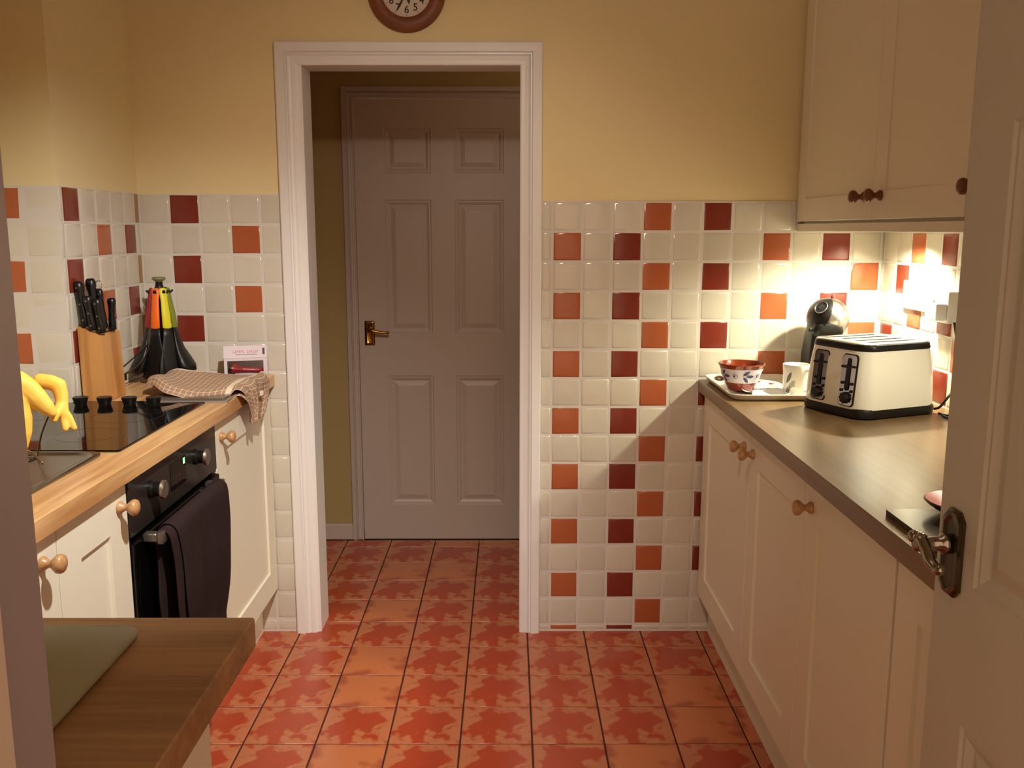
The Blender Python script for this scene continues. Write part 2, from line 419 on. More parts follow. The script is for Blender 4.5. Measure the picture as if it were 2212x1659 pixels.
# back wall, left of the doorway
for r in range(16):
    z1 = ZL - PZ * r; z0 = max(z1 - PZ, .004)
    for k in range(-1, 4):
        u0, u1 = -1.2567 + PX * k, -1.2567 + PX * (k + 1)
        if k == 3: u1 = -.889
        if k < 2 and z1 < .86: continue
        c = 'C'
        if r < 8:
            if r % 2 == 0 and k == 0: c = 'D'
            if r % 2 == 1 and k == 2 and r < 5: c = 'O'
        put_tile(wall_back, (0, .0052, 0), 0, u0, u1, z0, z1, c)
# the boxed corner: face towards the camera, then its side
for r in range(6):
    z1 = ZL + .0025 - PZ * r; z0 = z1 - PZ
    if z1 < .93: continue
    z0 = max(z0, .926)
    put_tile(wall_corner, (0, -.5398, 0), 0, -1.549, -1.451, z0, z1, 'O' if r % 2 == 0 else 'C')
    put_tile(wall_corner, (0, -.5398, 0), 0, -1.451, -1.3525, z0, z1, 'C')
    put_tile(wall_corner, (0, -.5398, 0), 0, -1.575, -1.549, z0, z1, 'C')
    e = [0, .022, .121, .220, .319, .418, .505, .541]
    cs = ['C', 'D', 'C', 'C', 'C', 'C', 'B'] if r % 2 == 0 else ['C', 'C', 'C', 'O', 'C', 'D', 'C']
    for n in range(7):
        put_tile(wall_corner, (-1.3586, -.5455, 0), PI / 2, e[n], e[n + 1], z0, z1, cs[n])
# right wall above the worktop
for r in range(1, 7):
    z1 = ZR - PZ * r; z0 = max(z1 - PZ, .908)
    row = r + 1
    for n in range(0, 14):
        c = 'C'
        if row in (2, 4, 6):
            if n % 5 == 2: c = 'O'
            if n % 5 == 4: c = 'D'
        if row == 3 and n % 5 == 1: c = 'D'
        if row == 5 and n % 5 == 0: c = 'D' if n == 0 else 'O'
        put_tile(wall_right, (1.1008, 0, 0), -PI / 2, .012 + .0995 * n, .012 + .0995 * (n + 1), z0, z1, c)
    put_tile(wall_right, (1.1008, 0, 0), -PI / 2, .001, .012, z0, z1, 'C')

# ------------------------------------------------------------------ doorway to the hall
def arch_leg(bm, x_out, x_in, z0, z1, yf, horiz=False):
    """stepped architrave: flat outer band, groove, bead, inner band; runs along z (or along x if horiz)"""
    n = [(0, .0), (0, -.016), (.10, -.019), (.44, -.021), (.50, -.014), (.56, -.016), (.60, -.020), (.66, -.014), (.74, -.013), (.84, -.012), (.97, -.011), (1, -.008), (1, 0)]
    return n
lining = bmesh.new()
box(lining, -.83, -.806, -.004, .125, 0, 1.944, .001); box(lining, -.100, -.075, -.004, .125, 0, 1.944, .001); box(lining, -.83, -.075, -.004, .125, 1.924, 1.95, .001)
struct(obj('trim_1', lining, M_GLOSSW))
def architrave(name, XL, XR, ZT, wd, y0, s, m, sgn=-1, legs=True):
    """XL, XR, ZT: outer edges; wd: width; y0: wall plane; profile grows towards sgn*y"""
    prof = [(0, 0), (0, .016), (.06, .019), (.42, .021), (.47, .013), (.52, .013), (.56, .018), (.62, .013), (.70, .012), (.80, .013), (.94, .012), (1, .009), (1, 0)]
    bm = bmesh.new(); secs = []
    for X, sx, Z, top in ((XL, 1, .0, False), (XL, 1, ZT, True), (XR, -1, ZT, True), (XR, -1, .0, False)):
        pts = []
        for a, d in prof:
            pts.append((X + sx * a * wd, y0 + sgn * d * s, (Z - a * wd) if top else Z))
        secs.append(pts)
    rings = [[bm.verts.new(p) for p in q] for q in secs]
    for a, b in zip(rings, rings[1:]):
        for i in range(len(a) - 1): bm.faces.new((a[i], a[i + 1], b[i + 1], b[i]))
    bmesh.ops.recalc_face_normals(bm, faces=bm.faces)
    return struct(obj(name, bm, m))
architrave('trim_2', -.890, -.036, 1.993, .071, .004, 1.15, M_GLOSSW)
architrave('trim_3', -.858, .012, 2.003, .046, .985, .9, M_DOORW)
# hall skirting
struct(obj('baseboard_hall', B(-1.62, -.858, .966, .985, 0, .075, .004), M_DOORW))
# near doorway lining with its rebate
nl = bmesh.new()
box(nl, -.402, -.377, -2.80, -2.615, 0, 2.04, .0015)
box(nl, .462, .480, -2.80, -2.615, 0, 2.04, .0015); box(nl, -.402, .480, -2.80, -2.615, 2.02, 2.05, .0015)
struct(obj('trim_6', B(-.378, -.365, -2.80, -2.671, 0, 2.02, .001), M_DOORW))
struct(obj('trim_4', nl, mat('grey_lilac_gloss', (138, 130, 136), .4)))

# six-panel doors ------------------------------------------------------------
def panel_door(w, h, t, us, zs, rec):
    """local: u along x (0..w), front face at y = 0 facing -y, back at y = t; panels: set of (column, row) cells"""
    bm = bmesh.new(); V = {}
    def v(x, y, z):
        k = (round(x, 5), round(y, 5), round(z, 5))
        if k not in V: V[k] = bm.verts.new((x, y, z))
        return V[k]
    for side in (0, 1):
        s = -1 if side == 0 else 1; yb = 0 if side == 0 else t
        for a in range(len(us) - 1):
            for c in range(len(zs) - 1):
                x0, x1, z0, z1 = us[a], us[a + 1], zs[c], zs[c + 1]
                if (a, c) not in rec:
                    bm.faces.new((v(x0, yb, z0), v(x1, yb, z0), v(x1, yb, z1), v(x0, yb, z1)))
                else:
                    prev = None
                    for ins, dep in ((0, 0), (.004, -.0035 * -1), (.010, .003), (.022, .009), (.026, .009), (.046, .003), (.050, .003)):
                        y = yb - s * dep
                        r = [v(x0 + ins, y, z0 + ins), v(x1 - ins, y, z0 + ins), v(x1 - ins, y, z1 - ins), v(x0 + ins, y, z1 - ins)]
                        if prev:
                            for i in range(4): bm.faces.new((prev[i], prev[(i + 1) % 4], r[(i + 1) % 4], r[i]))
                        prev = r
                    bm.faces.new(prev)
    for a in range(len(us) - 1):
        for z in (0, h): bm.faces.new((v(us[a], 0, z), v(us[a + 1], 0, z), v(us[a + 1], t, z), v(us[a], t, z)))
    for c in range(len(zs) - 1):
        for x in (0, w): bm.faces.new((v(x, 0, zs[c]), v(x, 0, zs[c + 1]), v(x, t, zs[c + 1]), v(x, t, zs[c])))
    bmesh.ops.recalc_face_normals(bm, faces=bm.faces)
    return bm
ZS = [0, .163, .758, .945, 1.527, 1.638, 1.827, 1.947]
RC = {(1, 1), (3, 1), (1, 3), (3, 3), (1, 5), (3, 5)}
bm = panel_door(.762, 1.947, .035, [0, .123, .325, .426, .639, .762], ZS, RC)
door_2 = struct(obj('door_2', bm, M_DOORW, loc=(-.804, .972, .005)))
# frame stops around the hall door
fr = bmesh.new()
box(fr, -.8125, -.8075, .968, 1.0, 0, 1.958); box(fr, -.0385, -.034, .968, 1.0, 0, 1.958); box(fr, -.8125, -.034, .968, 1.0, 1.9555, 1.96)
struct(obj('trim_5', fr, M_DOORW))
# brass lever handle on the hall door
def lever(parent, O, ux, uy, m_plate, m_lever, pw=.044, ph=.108, L=.085, name='door_handle'):
    """O: centre of plate on the door face (parent-local), ux: direction of the lever, uy: outward normal"""
    O, ux, uy = Vector(O), Vector(ux), Vector(uy); uz = Vector((0, 0, 1))
    mt = Matrix((ux, uy, uz)).transposed().to_4x4(); mt.translation = O
    bm = bmesh.new(); secs = []
    for k, (ins, y) in enumerate(((0, 0), (0, .003), (.003, .006), (.008, .007), (.010, .005))):
        secs.append([(x, y, z) for x, z in rrect(pw - 2 * ins, ph - 2 * ins, .004)])
    loft(bm, secs)
    lathe(bm, [(.012, .004), (.012, .010), (.009, .014), (.008, .03)], 16, align(Vector((0, .0, .014)), (0, 1, 0)))
    bmesh.ops.transform(bm, matrix=mt, verts=bm.verts); bmesh.ops.recalc_face_normals(bm, faces=bm.faces)
    h = obj(name, bm, m_plate, parent, smooth=True, angle=40, world=False)
    b2 = bmesh.new()
    p = spline([(0, .03, .014), (0, .042, .014), (.014, .048, .015), (.04, .046, .010), (L * .8, .044, .006), (L, .044, .006)], 6)
    n = len(p); tube(b2, p, [.0075 + .001 * math.sin(i / n * PI) - .003 * (i / n) for i in range(n)], 10)
    bmesh.ops.create_uvsphere(b2, u_segments=12, v_segments=8, radius=.0068, matrix=Matrix.Translation(p[-1]))
    bmesh.ops.transform(b2, matrix=mt, verts=b2.verts)
    obj('lever', b2, m_lever, h, smooth=True, world=False)
    for z in (ph / 2 - .014, -ph / 2 + .014):
        b3 = lathe(bmesh.new(), [(.0035, .005), (.003, .0068)], 10, align(Vector((0, 0, z)), (0, 1, 0)))
        bmesh.ops.transform(b3, matrix=mt, verts=b3.verts); obj('screw', b3, m_lever, h, world=False)
    return h
lever(door_2, (.046, 0, .949), (1, 0, 0), (0, -1, 0), M_BRASS, M_BRASS)
# the open kitchen door on the right, seen along its face
bm = panel_door(.762, 1.947, .035, [0, .123, .325, .426, .662, .762], ZS, RC)
door_1 = struct(obj('door_1', bm, mat('near_door_white', (188, 186, 172), .45, bump=(70, .2, .0015)), loc=(.45, -1.842 - .762, .006)))
door_1.rotation_euler = (0, 0, PI / 2)          # local x -> +y, local -y -> +x : flip so the face looks to -x
door_1.location = (.45 + .035, -2.604, .006)
# local +y -> -x : the lever sits on the y = t face
def near_handle():
    O, m1, m2 = (.716, .035, .975), M_DARKM, mat('dull_chrome', (150, 146, 138), .18, metal=1)
    mt = Matrix.Translation(O)
    bm = bmesh.new(); secs = []
    for ins, y in ((0, 0), (0, .004), (.003, .008), (.008, .009), (.011, .006)):
        w_, h_ = .050 - 2 * ins, .118 - 2 * ins; ch = .012
        secs.append([(x, y, z) for x, z in ((w_ / 2, -h_ / 2 + ch), (w_ / 2, h_ / 2 - ch), (w_ / 2 - ch, h_ / 2), (-w_ / 2 + ch, h_ / 2), (-w_ / 2, h_ / 2 - ch), (-w_ / 2, -h_ / 2 + ch), (-w_ / 2 + ch, -h_ / 2), (w_ / 2 - ch, -h_ / 2))])
    loft(bm, secs); bmesh.ops.transform(bm, matrix=mt, verts=bm.verts); bmesh.ops.recalc_face_normals(bm, faces=bm.faces)
    h = obj('door_handle', bm, m1, door_1, smooth=True, angle=35, world=False)
    b2 = bmesh.new()
    lathe(b2, [(.0135, .0), (.0135, .012), (.010, .014), (.009, .034), (.011, .04), (.010, .048), (.004, .05)], 16, align(Vector((0, .006, .012)), (0, 1, 0)))
    p = spline([(0, .046, .020), (-.010, .050, .020), (-.022, .048, .010), (-.034, .048, .000), (-.048, .046, -.005), (-.060, .048, -.003), (-.068, .050, .004)], 6)
    n = len(p); tube(b2, p, [.009 - .003 * (i / n) for i in range(n)], 10)
    bmesh.ops.create_uvsphere(b2, u_segments=12, v_segments=8, radius=.009, matrix=Matrix.Translation((.006, .052, .020)))
    bmesh.ops.transform(b2, matrix=mt, verts=b2.verts)
    obj('lever', b2, m2, h, smooth=True, world=False)
near_handle()

# ------------------------------------------------------------------ cabinets
def shaker(bm, sgn, x, y0, y1, z0, z1, st=.085, t=.02, rec=.007, rail=None):
    """slab door whose face is at x, looking towards sgn*x, with a recessed centre panel"""
    rail = st if rail is None else rail
    xb = x - sgn * t; xr = x - sgn * rec; b = .0012; V = []
    def ring(X, i, j=None):
        j = i if j is None else j
        return [bm.verts.new(p) for p in ((X, y0 + i, z0 + j), (X, y1 - i, z0 + j), (X, y1 - i, z1 - j), (X, y0 + i, z1 - j))]
    rs = [ring(xb, 0), ring(x - sgn * b, 0), ring(x, b), ring(x, st, rail), ring(xr, st + .0012, rail + .0012)]
    for a, c in zip(rs, rs[1:]):
        for i in range(4): bm.faces.new((a[i], a[(i + 1) % 4], c[(i + 1) % 4], c[i]))
    bm.faces.new(rs[0]); bm.faces.new(rs[-1])
    bmesh.ops.recalc_face_normals(bm, faces=bm.faces); return bm
def knob_bm(loc, sgn):
    return lathe(bmesh.new(), [(.0125, 0), (.0135, .002), (.0132, .006), (.009, .0105), (.0070, .015), (.0075, .019), (.0125, .0235), (.0168, .029), (.0176, .034), (.0155, .039), (.010, .042), (.003, .0435)], 24,
                 align(Vector(loc), (sgn, 0, 0)))
def base_unit(label, sgn, xf, xb, y0, y1, z0, z1, knob, body=True, group='base cabinets', zc0=.15):
    t = thing('base_cabinet', label, 'cabinet', ((xf + xb) / 2, (y0 + y1) / 2, zc0), group=group)
    xi = xf - sgn * .022
    lo, hi = sorted((xi, xb))
    obj('carcass', B(lo, hi, y0 + .001, y1 - .001, zc0, z1 + .003), M_CABIN, t)
    d = obj('door', shaker(bmesh.new(), sgn, xf, y0 + .0015, y1 - .0015, z0, z1), M_CAB, t)
    if knob: obj('knob', knob_bm((xf, knob[0], knob[1]), sgn), M_KNOB, d, smooth=True)
    return t
# left run (faces +x at -0.953)
XL = -.953; WL = .924
base_unit('cream shaker base cabinet beside the dining end, narrow door hidden behind the peninsula', 1, XL, -1.57, -1.955, -1.482, .165, .875, (-1.54, .834))
base_unit('narrow cream base cabinet with round wooden knob left of the oven', 1, XL, -1.57, -1.482, -1.180, .165, .875, (-1.222, .836))
base_unit('cream base cabinet right of the oven, next to the hall doorway', 1, XL, -1.350, -.590, -.006, .165, .875, (-.545, .832))
pl = obj('plinth', B(-1.03, -1.012, -1.96, -.004, 0, .15), M_CAB); tag(pl, 'long cream plinth under the base cabinets on the left', 'plinth')
# worktops
bm = bmesh.new()
pts = [(-1.574, -1.962), (-.935, -1.962), (-.935, -.002), (-1.353, -.002), (-1.353, -.546), (-1.574, -.546)]
loft(bm, [[(x, y, z) for x, y in pts] for z in (WL - .04, WL)]); bmesh.ops.bevel(bm, geom=[e for e in bm.edges if all(abs(v.co.x + .935) < .001 for v in e.verts)], offset=.002, segments=1, affect='EDGES')
o = obj('worktop', bm, M_OAK_Y); tag(o, 'light oak worktop holding the black hob and sink', 'worktop')
# right run (faces -x at .517)
XRF = .517
base_unit('far cream base cabinet under the tray, against the tiled wall', -1, XRF, 1.098, -.612, -.020, .150, .862, (-.562, .808))
base_unit('second cream base cabinet from the tiled wall on the right side', -1, XRF, 1.098, -1.085, -.612, .150, .862, (-.655, .808))
base_unit('third cream base cabinet from the tiled wall, below the wide bare worktop', -1, XRF, 1.098, -1.565, -1.085, .150, .862, (-1.135, .808))
base_unit('nearest cream base cabinet on the right, partly behind the open door', -1, XRF, 1.098, -2.16, -1.574, .150, .862, None)
pl = obj('plinth', B(.560, .578, -2.3, -.004, 0, .15), M_CAB); tag(pl, 'long cream plinth under the base cabinets on the right', 'plinth')
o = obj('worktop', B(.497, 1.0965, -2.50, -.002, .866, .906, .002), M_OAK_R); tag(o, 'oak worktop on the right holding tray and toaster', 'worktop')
# wall cabinets
XU = .80
def wall_unit(label, y0, y1, knob, zt=2.33):
    t = thing('wall_cabinet', label, 'cabinet', (.95, (y0 + y1) / 2, 1.43), group='wall cabinets')
    obj('carcass', B(XU + .022, 1.0965, y0 + .0008, y1 - .0008, 1.42, zt), M_CAB, t)
    d = obj('door', shaker(bmesh.new(), -1, XU, y0 + .0012, y1 - .0012, 1.432, zt, st=.075, rec=.004, rail=.07), M_CAB, t)
    obj('knob', knob_bm((XU, knob, 1.491), -1), mat('dark_beech', (112, 66, 34), .35), d, smooth=True)
    return t
wall_unit('cream wall cabinet against the tiled back wall', -.638, -.012, -.585)
wall_unit('cream wall cabinet in the middle of the row above the toaster', -1.128, -.638, -.690)
wall_unit('cream wall cabinet nearest the open door', -1.70, -1.128, -1.178)
o = obj('light_pelmet', B(.806, .826, -1.70, -.004, 1.400, 1.424, .001), M_CAB); tag(o, 'cream light pelmet strip below the wall cabinets', 'pelmet')
o = obj('cabinet_base_panel', B(.827, 1.096, -1.70, -.004, 1.406, 1.4195), M_CAB); tag(o, 'pale underside panel behind the pelmet above the toaster', 'panel')
# the downlights under the cabinets
M_LENS = mat('lamp_lens', (255, 240, 200), .3, emit=14)
for yl, lb in ((-.34, 'small round downlight under the wall cabinets near the back corner'), (-1.12, 'small round downlight under the wall cabinets near the open door')):
    t = thing('cabinet_downlight', lb, 'light', (.975, yl, 1.406), group='cabinet downlights')
    obj('housing', lathe(bmesh.new(), [(.030, 1.4062), (.030, 1.402), (.024, 1.4015), (.022, 1.4045)], 24, Matrix.Translation((.975, yl, 0)), cap1=False), M_CHROME, t, smooth=True)
    obj('lens', lathe(bmesh.new(), [(.021, 1.4042), (.021, 1.4052)], 24, Matrix.Translation((.975, yl, 0))), M_LENS, t)
# ceiling fitting (above the frame) that carries the spots
t = thing('ceiling_light', 'white ceiling spotlight bar hanging above the middle of the kitchen', 'light', (-.16, -1.72, 2.36))
obj('bar', B(-.30, -.02, -1.745, -1.695, 2.335, 2.358, .006), M_WPLAST, t)
for x in (-.2, -.12):
    obj('lamp_head', lathe(bmesh.new(), [(.012, .165), (.012, .09), (.03, .085), (.036, .045), (.03, .045), (.026, .07)], 20, Matrix.Translation((x, -1.75 if x < -.15 else -1.70, 2.17)), cap1=False), M_WPLAST, t, smooth=True)

# peninsula ------------------------------------------------------------------
t = thing('peninsula_cabinet', 'cream end cabinet carrying the foreground worktop', 'cabinet', (-1.05, -2.3, 0))
obj('carcass', B(-1.57, -.535, -2.60, -2.005, .0, .882), M_CAB, t)
obj('end_panel', B(-.534, -.515, -2.61, -2.0, 0, .883, .001), M_CAB, t)
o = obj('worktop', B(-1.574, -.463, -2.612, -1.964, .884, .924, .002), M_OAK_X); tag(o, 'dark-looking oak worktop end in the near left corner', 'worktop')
# glass chopping board
gm = bpy.data.materials.new('frosted_glass'); gm.use_nodes = True; b = gm.node_tree.nodes['Principled BSDF']
b.inputs['Base Color'].default_value = (*lin((168, 168, 136)), 1); b.inputs['Roughness'].default_value = .35; b.inputs['Transmission Weight'].default_value = .25; b.inputs['IOR'].default_value = 1.45
tg = thing('chopping_board', 'frosted green glass chopping board on the near left worktop', 'chopping board', (-.785, -2.158, .924))
bm = bmesh.new(); out = rrect(.40, .31, .028, 6)
loft(bm, [[(x * s, y * s, z) for x, y in out] for s, z in ((.994, .0025), (1, .0035), (1, .0070), (.994, .008))])
obj('glass_plate', bm, gm, tg, smooth=True, angle=40, world=False)
for sx in (-1, 1):
    for sy in (-1, 1):
        obj('rubber_foot', lathe(bmesh.new(), [(.006, 0), (.007, .001), (.007, .0024)], 14, Matrix.Translation((sx * .17, sy * .127, 0))), M_WPLAST, tg, world=False)

# ------------------------------------------------------------------ oven
t = thing('oven', 'black built-in oven between two cream cabinets', 'oven', (-1.25, -.885, .15))
obj('body', B(-1.55, -.968, -1.178, -.592, .15, .878), M_BLACKM, t)
obj('control_panel', B(-.968, -.951, -1.176, -.594, .752, .877, .0015), mat('oven_panel', (40, 34, 30), .30), t)
d = obj('oven_door', B(-.968, -.945, -1.176, -.594, .262, .740, .003), M_BGLASS, t)
obj('lower_trim', B(-.968, -.953, -1.176, -.594, .165, .255, .002), M_BLACKM, t)
bm = bmesh.new(); box(bm, -.915, -.899, -1.135, -.690, .724, .752, .004, 2)
for y in (-1.120, -.705): box(bm, -.946, -.908, y - .012, y + .012, .728, .748, .003)
obj('handle', bm, M_STEEL if False else mat('handle_steel', (120, 112, 102), .35, metal=.8), d, smooth=True, angle=40)
for y in (-1.058, -.762):
    k = obj('control_knob', lathe(bmesh.new(), [(.020, 0), (.020, .006), (.0165, .010), (.0165, .030)], 28, align(Vector((-.951, y, .828)), (1, 0, 0))), M_BLACK, t, smooth=True, angle=35)
    obj('knob_cap', lathe(bmesh.new(), [(.0195, .024), (.0215, .028), (.0205, .033), (.0180, .0350)], 28, align(Vector((-.951, y, .828)), (1, 0, 0))), M_SATIN, k, smooth=True, angle=35)
dp = obj('display', B(-.9515, -.9500, -.935, -.832, .786, .852), M_BGLASS, t)
bm = bmesh.new(); box(bm, -.9502, -.9494, -.850, -.838, .832, .847)
obj('lit_digits', bm, mat('green_digit', (150, 230, 170), .4, emit=.9), dp)
M_DOT = mat('red_dot', (120, 40, 30), .4)
for y, z in ((-.905, .812), (-.880, .812), (-.905, .798), (-.880, .798)): obj('touch_mark', B(-.9502, -.9496, y, y + .004, z, z + .003), M_DOT, dp)

# ------------------------------------------------------------------ hob, sink
t = thing('hob', 'black ceramic glass hob set in the left worktop', 'hob', (-1.25, -.812, .924))
bm = bmesh.new(); out = rrect(.505, .582, .008, 3)
loft(bm, [[(-1.2475 + x * s, -.811 + y * s, z) for x, y in out] for s, z in ((1, .9235), (1, .9275), (.996, .929))])
obj('glass_top', bm, M_BGLASS, t)
M_RING = mat('grey_print', (52, 48, 46), .2)
for cx, cy, r in ((-1.36, -.93, .09), (-1.13, -.95, .075), (-1.36, -.72, .07), (-1.13, -.73, .09)):
    obj('zone_ring', lathe(bmesh.new(), [(r, 0), (r, .0001), (r - .0012, .0002), (r - .0012, 0)], 48, Matrix.Translation((cx, cy, .92905)), False, False), M_RING, t)
for x in (-1.322, -1.256, -1.188, -1.121):
    k = obj('control_knob', lathe(bmesh.new(), [(.0155, .929), (.0155, .9305), (.0165, .9345), (.0205, .9475), (.0205, .9495), (.019, .951)], 28, Matrix.Translation((x, -.575, 0))), M_BLACK, t, smooth=True, angle=35)
M_SINK = M_STEEL
t = thing('sink', 'stainless steel sink and drainer between hob and peninsula', 'sink', (-1.25, -1.5, .924))
bm = bmesh.new(); cx, cy = -1.245, -1.525
def rr(w_, d_, r_, z): return [(cx + x, cy + y, z) for x, y in rrect(w_, d_, r_, 6)]
loft(bm, [rr(.450, .826, .035, .9242), rr(.452, .828, .036, .9285), rr(.440, .816, .035, .9300), rr(.422, .798, .04, .9296), rr(.412, .788, .045, .9262), rr(.394, .770, .05, .9250)], cap0=False)
obj('drainer', bm, M_STEEL, t, smooth=True, angle=60)
for k in range(6): obj('drainer_rib', tube(bmesh.new(), [(-1.40 + .05 * k, -1.40, .9252), (-1.40 + .05 * k, -1.19, .9252)], .0016, 6), M_STEEL, t, smooth=True)
# chrome wire drying rack, the gloves hang over its top rail
t = thing('drying_rack', 'thin chrome wire rack standing in the sink by the yellow gloves', 'rack', (-1.15, -1.28, .926))
def wire(name, pts, r=.0022): return obj(name, tube(bmesh.new(), spline(pts, 6), r, 8), M_CHROME, t, smooth=True)
wire('wire', [(-1.150, -1.150, .928), (-1.12, -1.18, .985), (-1.078, -1.215, 1.045), (-1.072, -1.23, 1.055), (-1.10, -1.25, 1.055)])
wire('wire', [(-1.185, -1.165, .928), (-1.155, -1.185, .985), (-1.128, -1.21, 1.02), (-1.122, -1.22, 1.03), (-1.15, -1.24, 1.035)])
wire('wire', [(-1.185, -1.150, .930), (-1.150, -1.150, .928), (-1.17, -1.30, .929), (-1.18, -1.38, .929)])
wire('wire', [(-1.100, -1.25, 1.055), (-1.15, -1.24, 1.035), (-1.22, -1.27, 1.075), (-1.27, -1.30, 1.085)])
wire('wire', [(-1.27, -1.30, 1.085), (-1.275, -1.32, 1.0), (-1.28, -1.33, .93)])
wire('wire', [(-1.06, -1.30, .950), (-1.10, -1.29, .975), (-1.15, -1.31, .957), (-1.14, -1.37, .935)], .0025)
wire('wire', [(-1.10, -1.29, .975), (-1.085, -1.32, .95), (-1.075, -1.35, .930)], .0025)
# washing-up brush
t = thing('dish_brush', 'white washing-up brush leaning in the rack under the gloves', 'brush', (-1.15, -1.24, .93))
bm = bmesh.new()
secs = []
for k, (x, z, w_) in enumerate(((-1.142, .958, .004), (-1.136, .985, .009), (-1.118, 1.03, .011), (-1.098, 1.075, .010), (-1.085, 1.10, .006))):
    secs.append([(x + w_ * math.cos(a), -1.255 + .006 * math.sin(a), z) for a in [2 * PI * i / 12 for i in range(12)]])
loft(bm, secs); obj('brush_handle', bm, M_WPLAST, t, smooth=True)
obj('bristle_head', lathe(bmesh.new(), [(.010, 0), (.016, .008), (.017, .02), (.006, .024)], 16, align(Vector((-1.148, -1.255, .932)), (.1, 0, 1))), M_WPLAST, t, smooth=True)
# yellow rubber gloves
def gp(px, py, y=0.0): return (-1.118 + (px - 40) * .00083, -1.25 + y, 1.132 - (py - 795) * .00094)
V = [gp(16, 836, -.02), gp(44, 826, -.02), gp(68, 836, -.02), gp(90, 856, -.02), gp(108, 874, -.018), gp(119, 886, -.016),
     gp(46, 862, -.026), gp(50, 895, -.03), gp(55, 925, -.03), gp(52, 955, -.03), gp(42, 893, -.046), gp(58, 917, -.052), gp(62, 850, -.02)]
E_ = [(0, 1), (1, 2), (2, 3), (3, 4), (4, 5), (1, 6), (6, 7), (7, 8), (8, 9), (6, 10), (10, 11), (1, 12), (12, 6)]
R_ = [.031, .030, .025, .0215, .017, .011, .029, .025, .0185, .0115, .0105, .0090, .024]
g1 = obj('rubber_glove', blend_form(V, E_, R_, .8), M_RUBY, smooth=True); tag(g1, 'front yellow rubber glove of the pair by the sink, cuff folded over', 'glove', 'yellow rubber gloves')
V = [gp(76, 826, .022), gp(100, 829, .022), gp(118, 836, .022), gp(124, 856, .020), gp(127, 874, .016), gp(130, 892, .012),
     gp(132, 905, .010), gp(137, 926, .004), gp(142, 905, .014), gp(153, 926, .013), gp(122, 893, -.002), gp(118, 903, -.006)]
E_ = [(0, 1), (1, 2), (2, 3), (3, 4), (4, 5), (5, 6), (6, 7), (5, 8), (8, 9), (4, 10), (10, 11)]
R_ = [.016, .0165, .0165, .0145, .0125, .0120, .0088, .0070, .0088, .0068, .0085, .0075]
g2 = obj('rubber_glove', blend_form(V, E_, R_, .8), M_RUBY, smooth=True); tag(g2, 'rear yellow rubber glove by the sink with dangling fingers', 'glove', 'yellow rubber gloves')

# ------------------------------------------------------------------ knife block and knives
t = thing('knife_block', 'beech knife block standing behind the hob', 'knife block', (-1.312, -.45, .924))
bm = bmesh.new()
x0, x1, y0, y1 = -1.345, -1.277, -.512, -.385; zl, zr = 1.137, 1.110
ps = [(x0, y0, .924), (x1, y0, .924), (x1 + .002, y1, .924), (x0, y1, .924)]
pt = [(x0 - .004, y0 + .004, zl), (x1 - .006, y0 + .004, zr), (x1 - .004, y1, zr + .004), (x0 - .004, y1, zl + .004)]
loft(bm, [ps, pt]); es = list(bm.edges); bmesh.ops.bevel(bm, geom=es, offset=.002, segments=2, affect='EDGES')
obj('block', bm, M_BEECH, t)
for k in range(3): obj('knife_slot', B(-1.338 + .022 * k, -1.334 + .022 * k, -.50, -.40, 1.1335 - .009 * k, 1.1365 - .0087 * k), M_BLACK, t)
def knife(label, base, tip, w_, d_, ring=False):
    b0, b1 = Vector(base), Vector(tip); ax = (b1 - b0); L = ax.length; ax.normalize()
    t = thing('kitchen_knife', label, 'knife', base, group='knives in the block')
    mt = align(b0, ax)
    prof = [(0, .80, .9), (.04, 1, 1), (.25, .95, 1), (.5, .80, .95), (.72, .90, .95), (.86, 1.1, 1), (.95, 1.05, .95), (1, .65, .6)]
    secs = [[(w_ * a * math.cos(q) * .5, d_ * c * math.sin(q) * .5, s * L) for q in [2 * PI * i / 14 for i in range(14)]] for s, a, c in prof]
    bm = loft(bmesh.new(), secs); bmesh.ops.transform(bm, matrix=mt, verts=bm.verts)
    h = obj('handle', bm, M_BLACK, t, smooth=True)
    for s in (.15, .5, .86):
        bm = lathe(bmesh.new(), [(.003, 0), (.003, .001)], 8, Matrix.Translation((0, -d_ * .48, s * L)) @ Matrix.Rotation(PI / 2, 4, 'X'))
        bmesh.ops.transform(bm, matrix=mt, verts=bm.verts); obj('rivet', bm, M_STEEL, h)
    bm = bmesh.new(); secs = [[(-w_ * .3, -.0009, -.004), (w_ * .3, -.0009, -.004), (w_ * .3, .0009, -.004), (-w_ * .3, .0009, -.004)], [(-w_ * .3, -.0009, .004), (w_ * .3, -.0009, .004), (w_ * .3, .0009, .004), (-w_ * .3, .0009, .004)]]
    loft(bm, secs); bmesh.ops.transform(bm, matrix=mt, verts=bm.verts); obj('blade', bm, M_STEEL, t)
    if ring:
        bm = tube(bmesh.new(), [b1 + Vector((.0085 * math.cos(a), 0, .011 + .0125 * math.sin(a))) for a in [2 * PI * i / 20 for i in range(20)]], .0013, 6, closed=True)
        obj('ring', bm, M_CHROME, h, smooth=True)
knife('leftmost black-handled knife, largest in the block', (-1.330, -.490, 1.136), (-1.345, -.492, 1.262), .028, .026)
knife('tall black-handled knife second from left in the block', (-1.316, -.450, 1.134), (-1.328, -.450, 1.268), .026, .026)
knife('black-handled knife low at the front of the block', (-1.306, -.500, 1.126), (-1.318, -.500, 1.222), .024, .022)
knife('black sharpening steel handle with a metal ring on top', (-1.300, -.440, 1.128), (-1.309, -.440, 1.238), .018, .018, True)
knife('short black-handled knife at the front right of the block', (-1.285, -.495, 1.118), (-1.296, -.495, 1.214), .026, .022)
knife('short black-handled knife at the back right of the block', (-1.283, -.430, 1.120), (-1.280, -.430, 1.212), .022, .022)

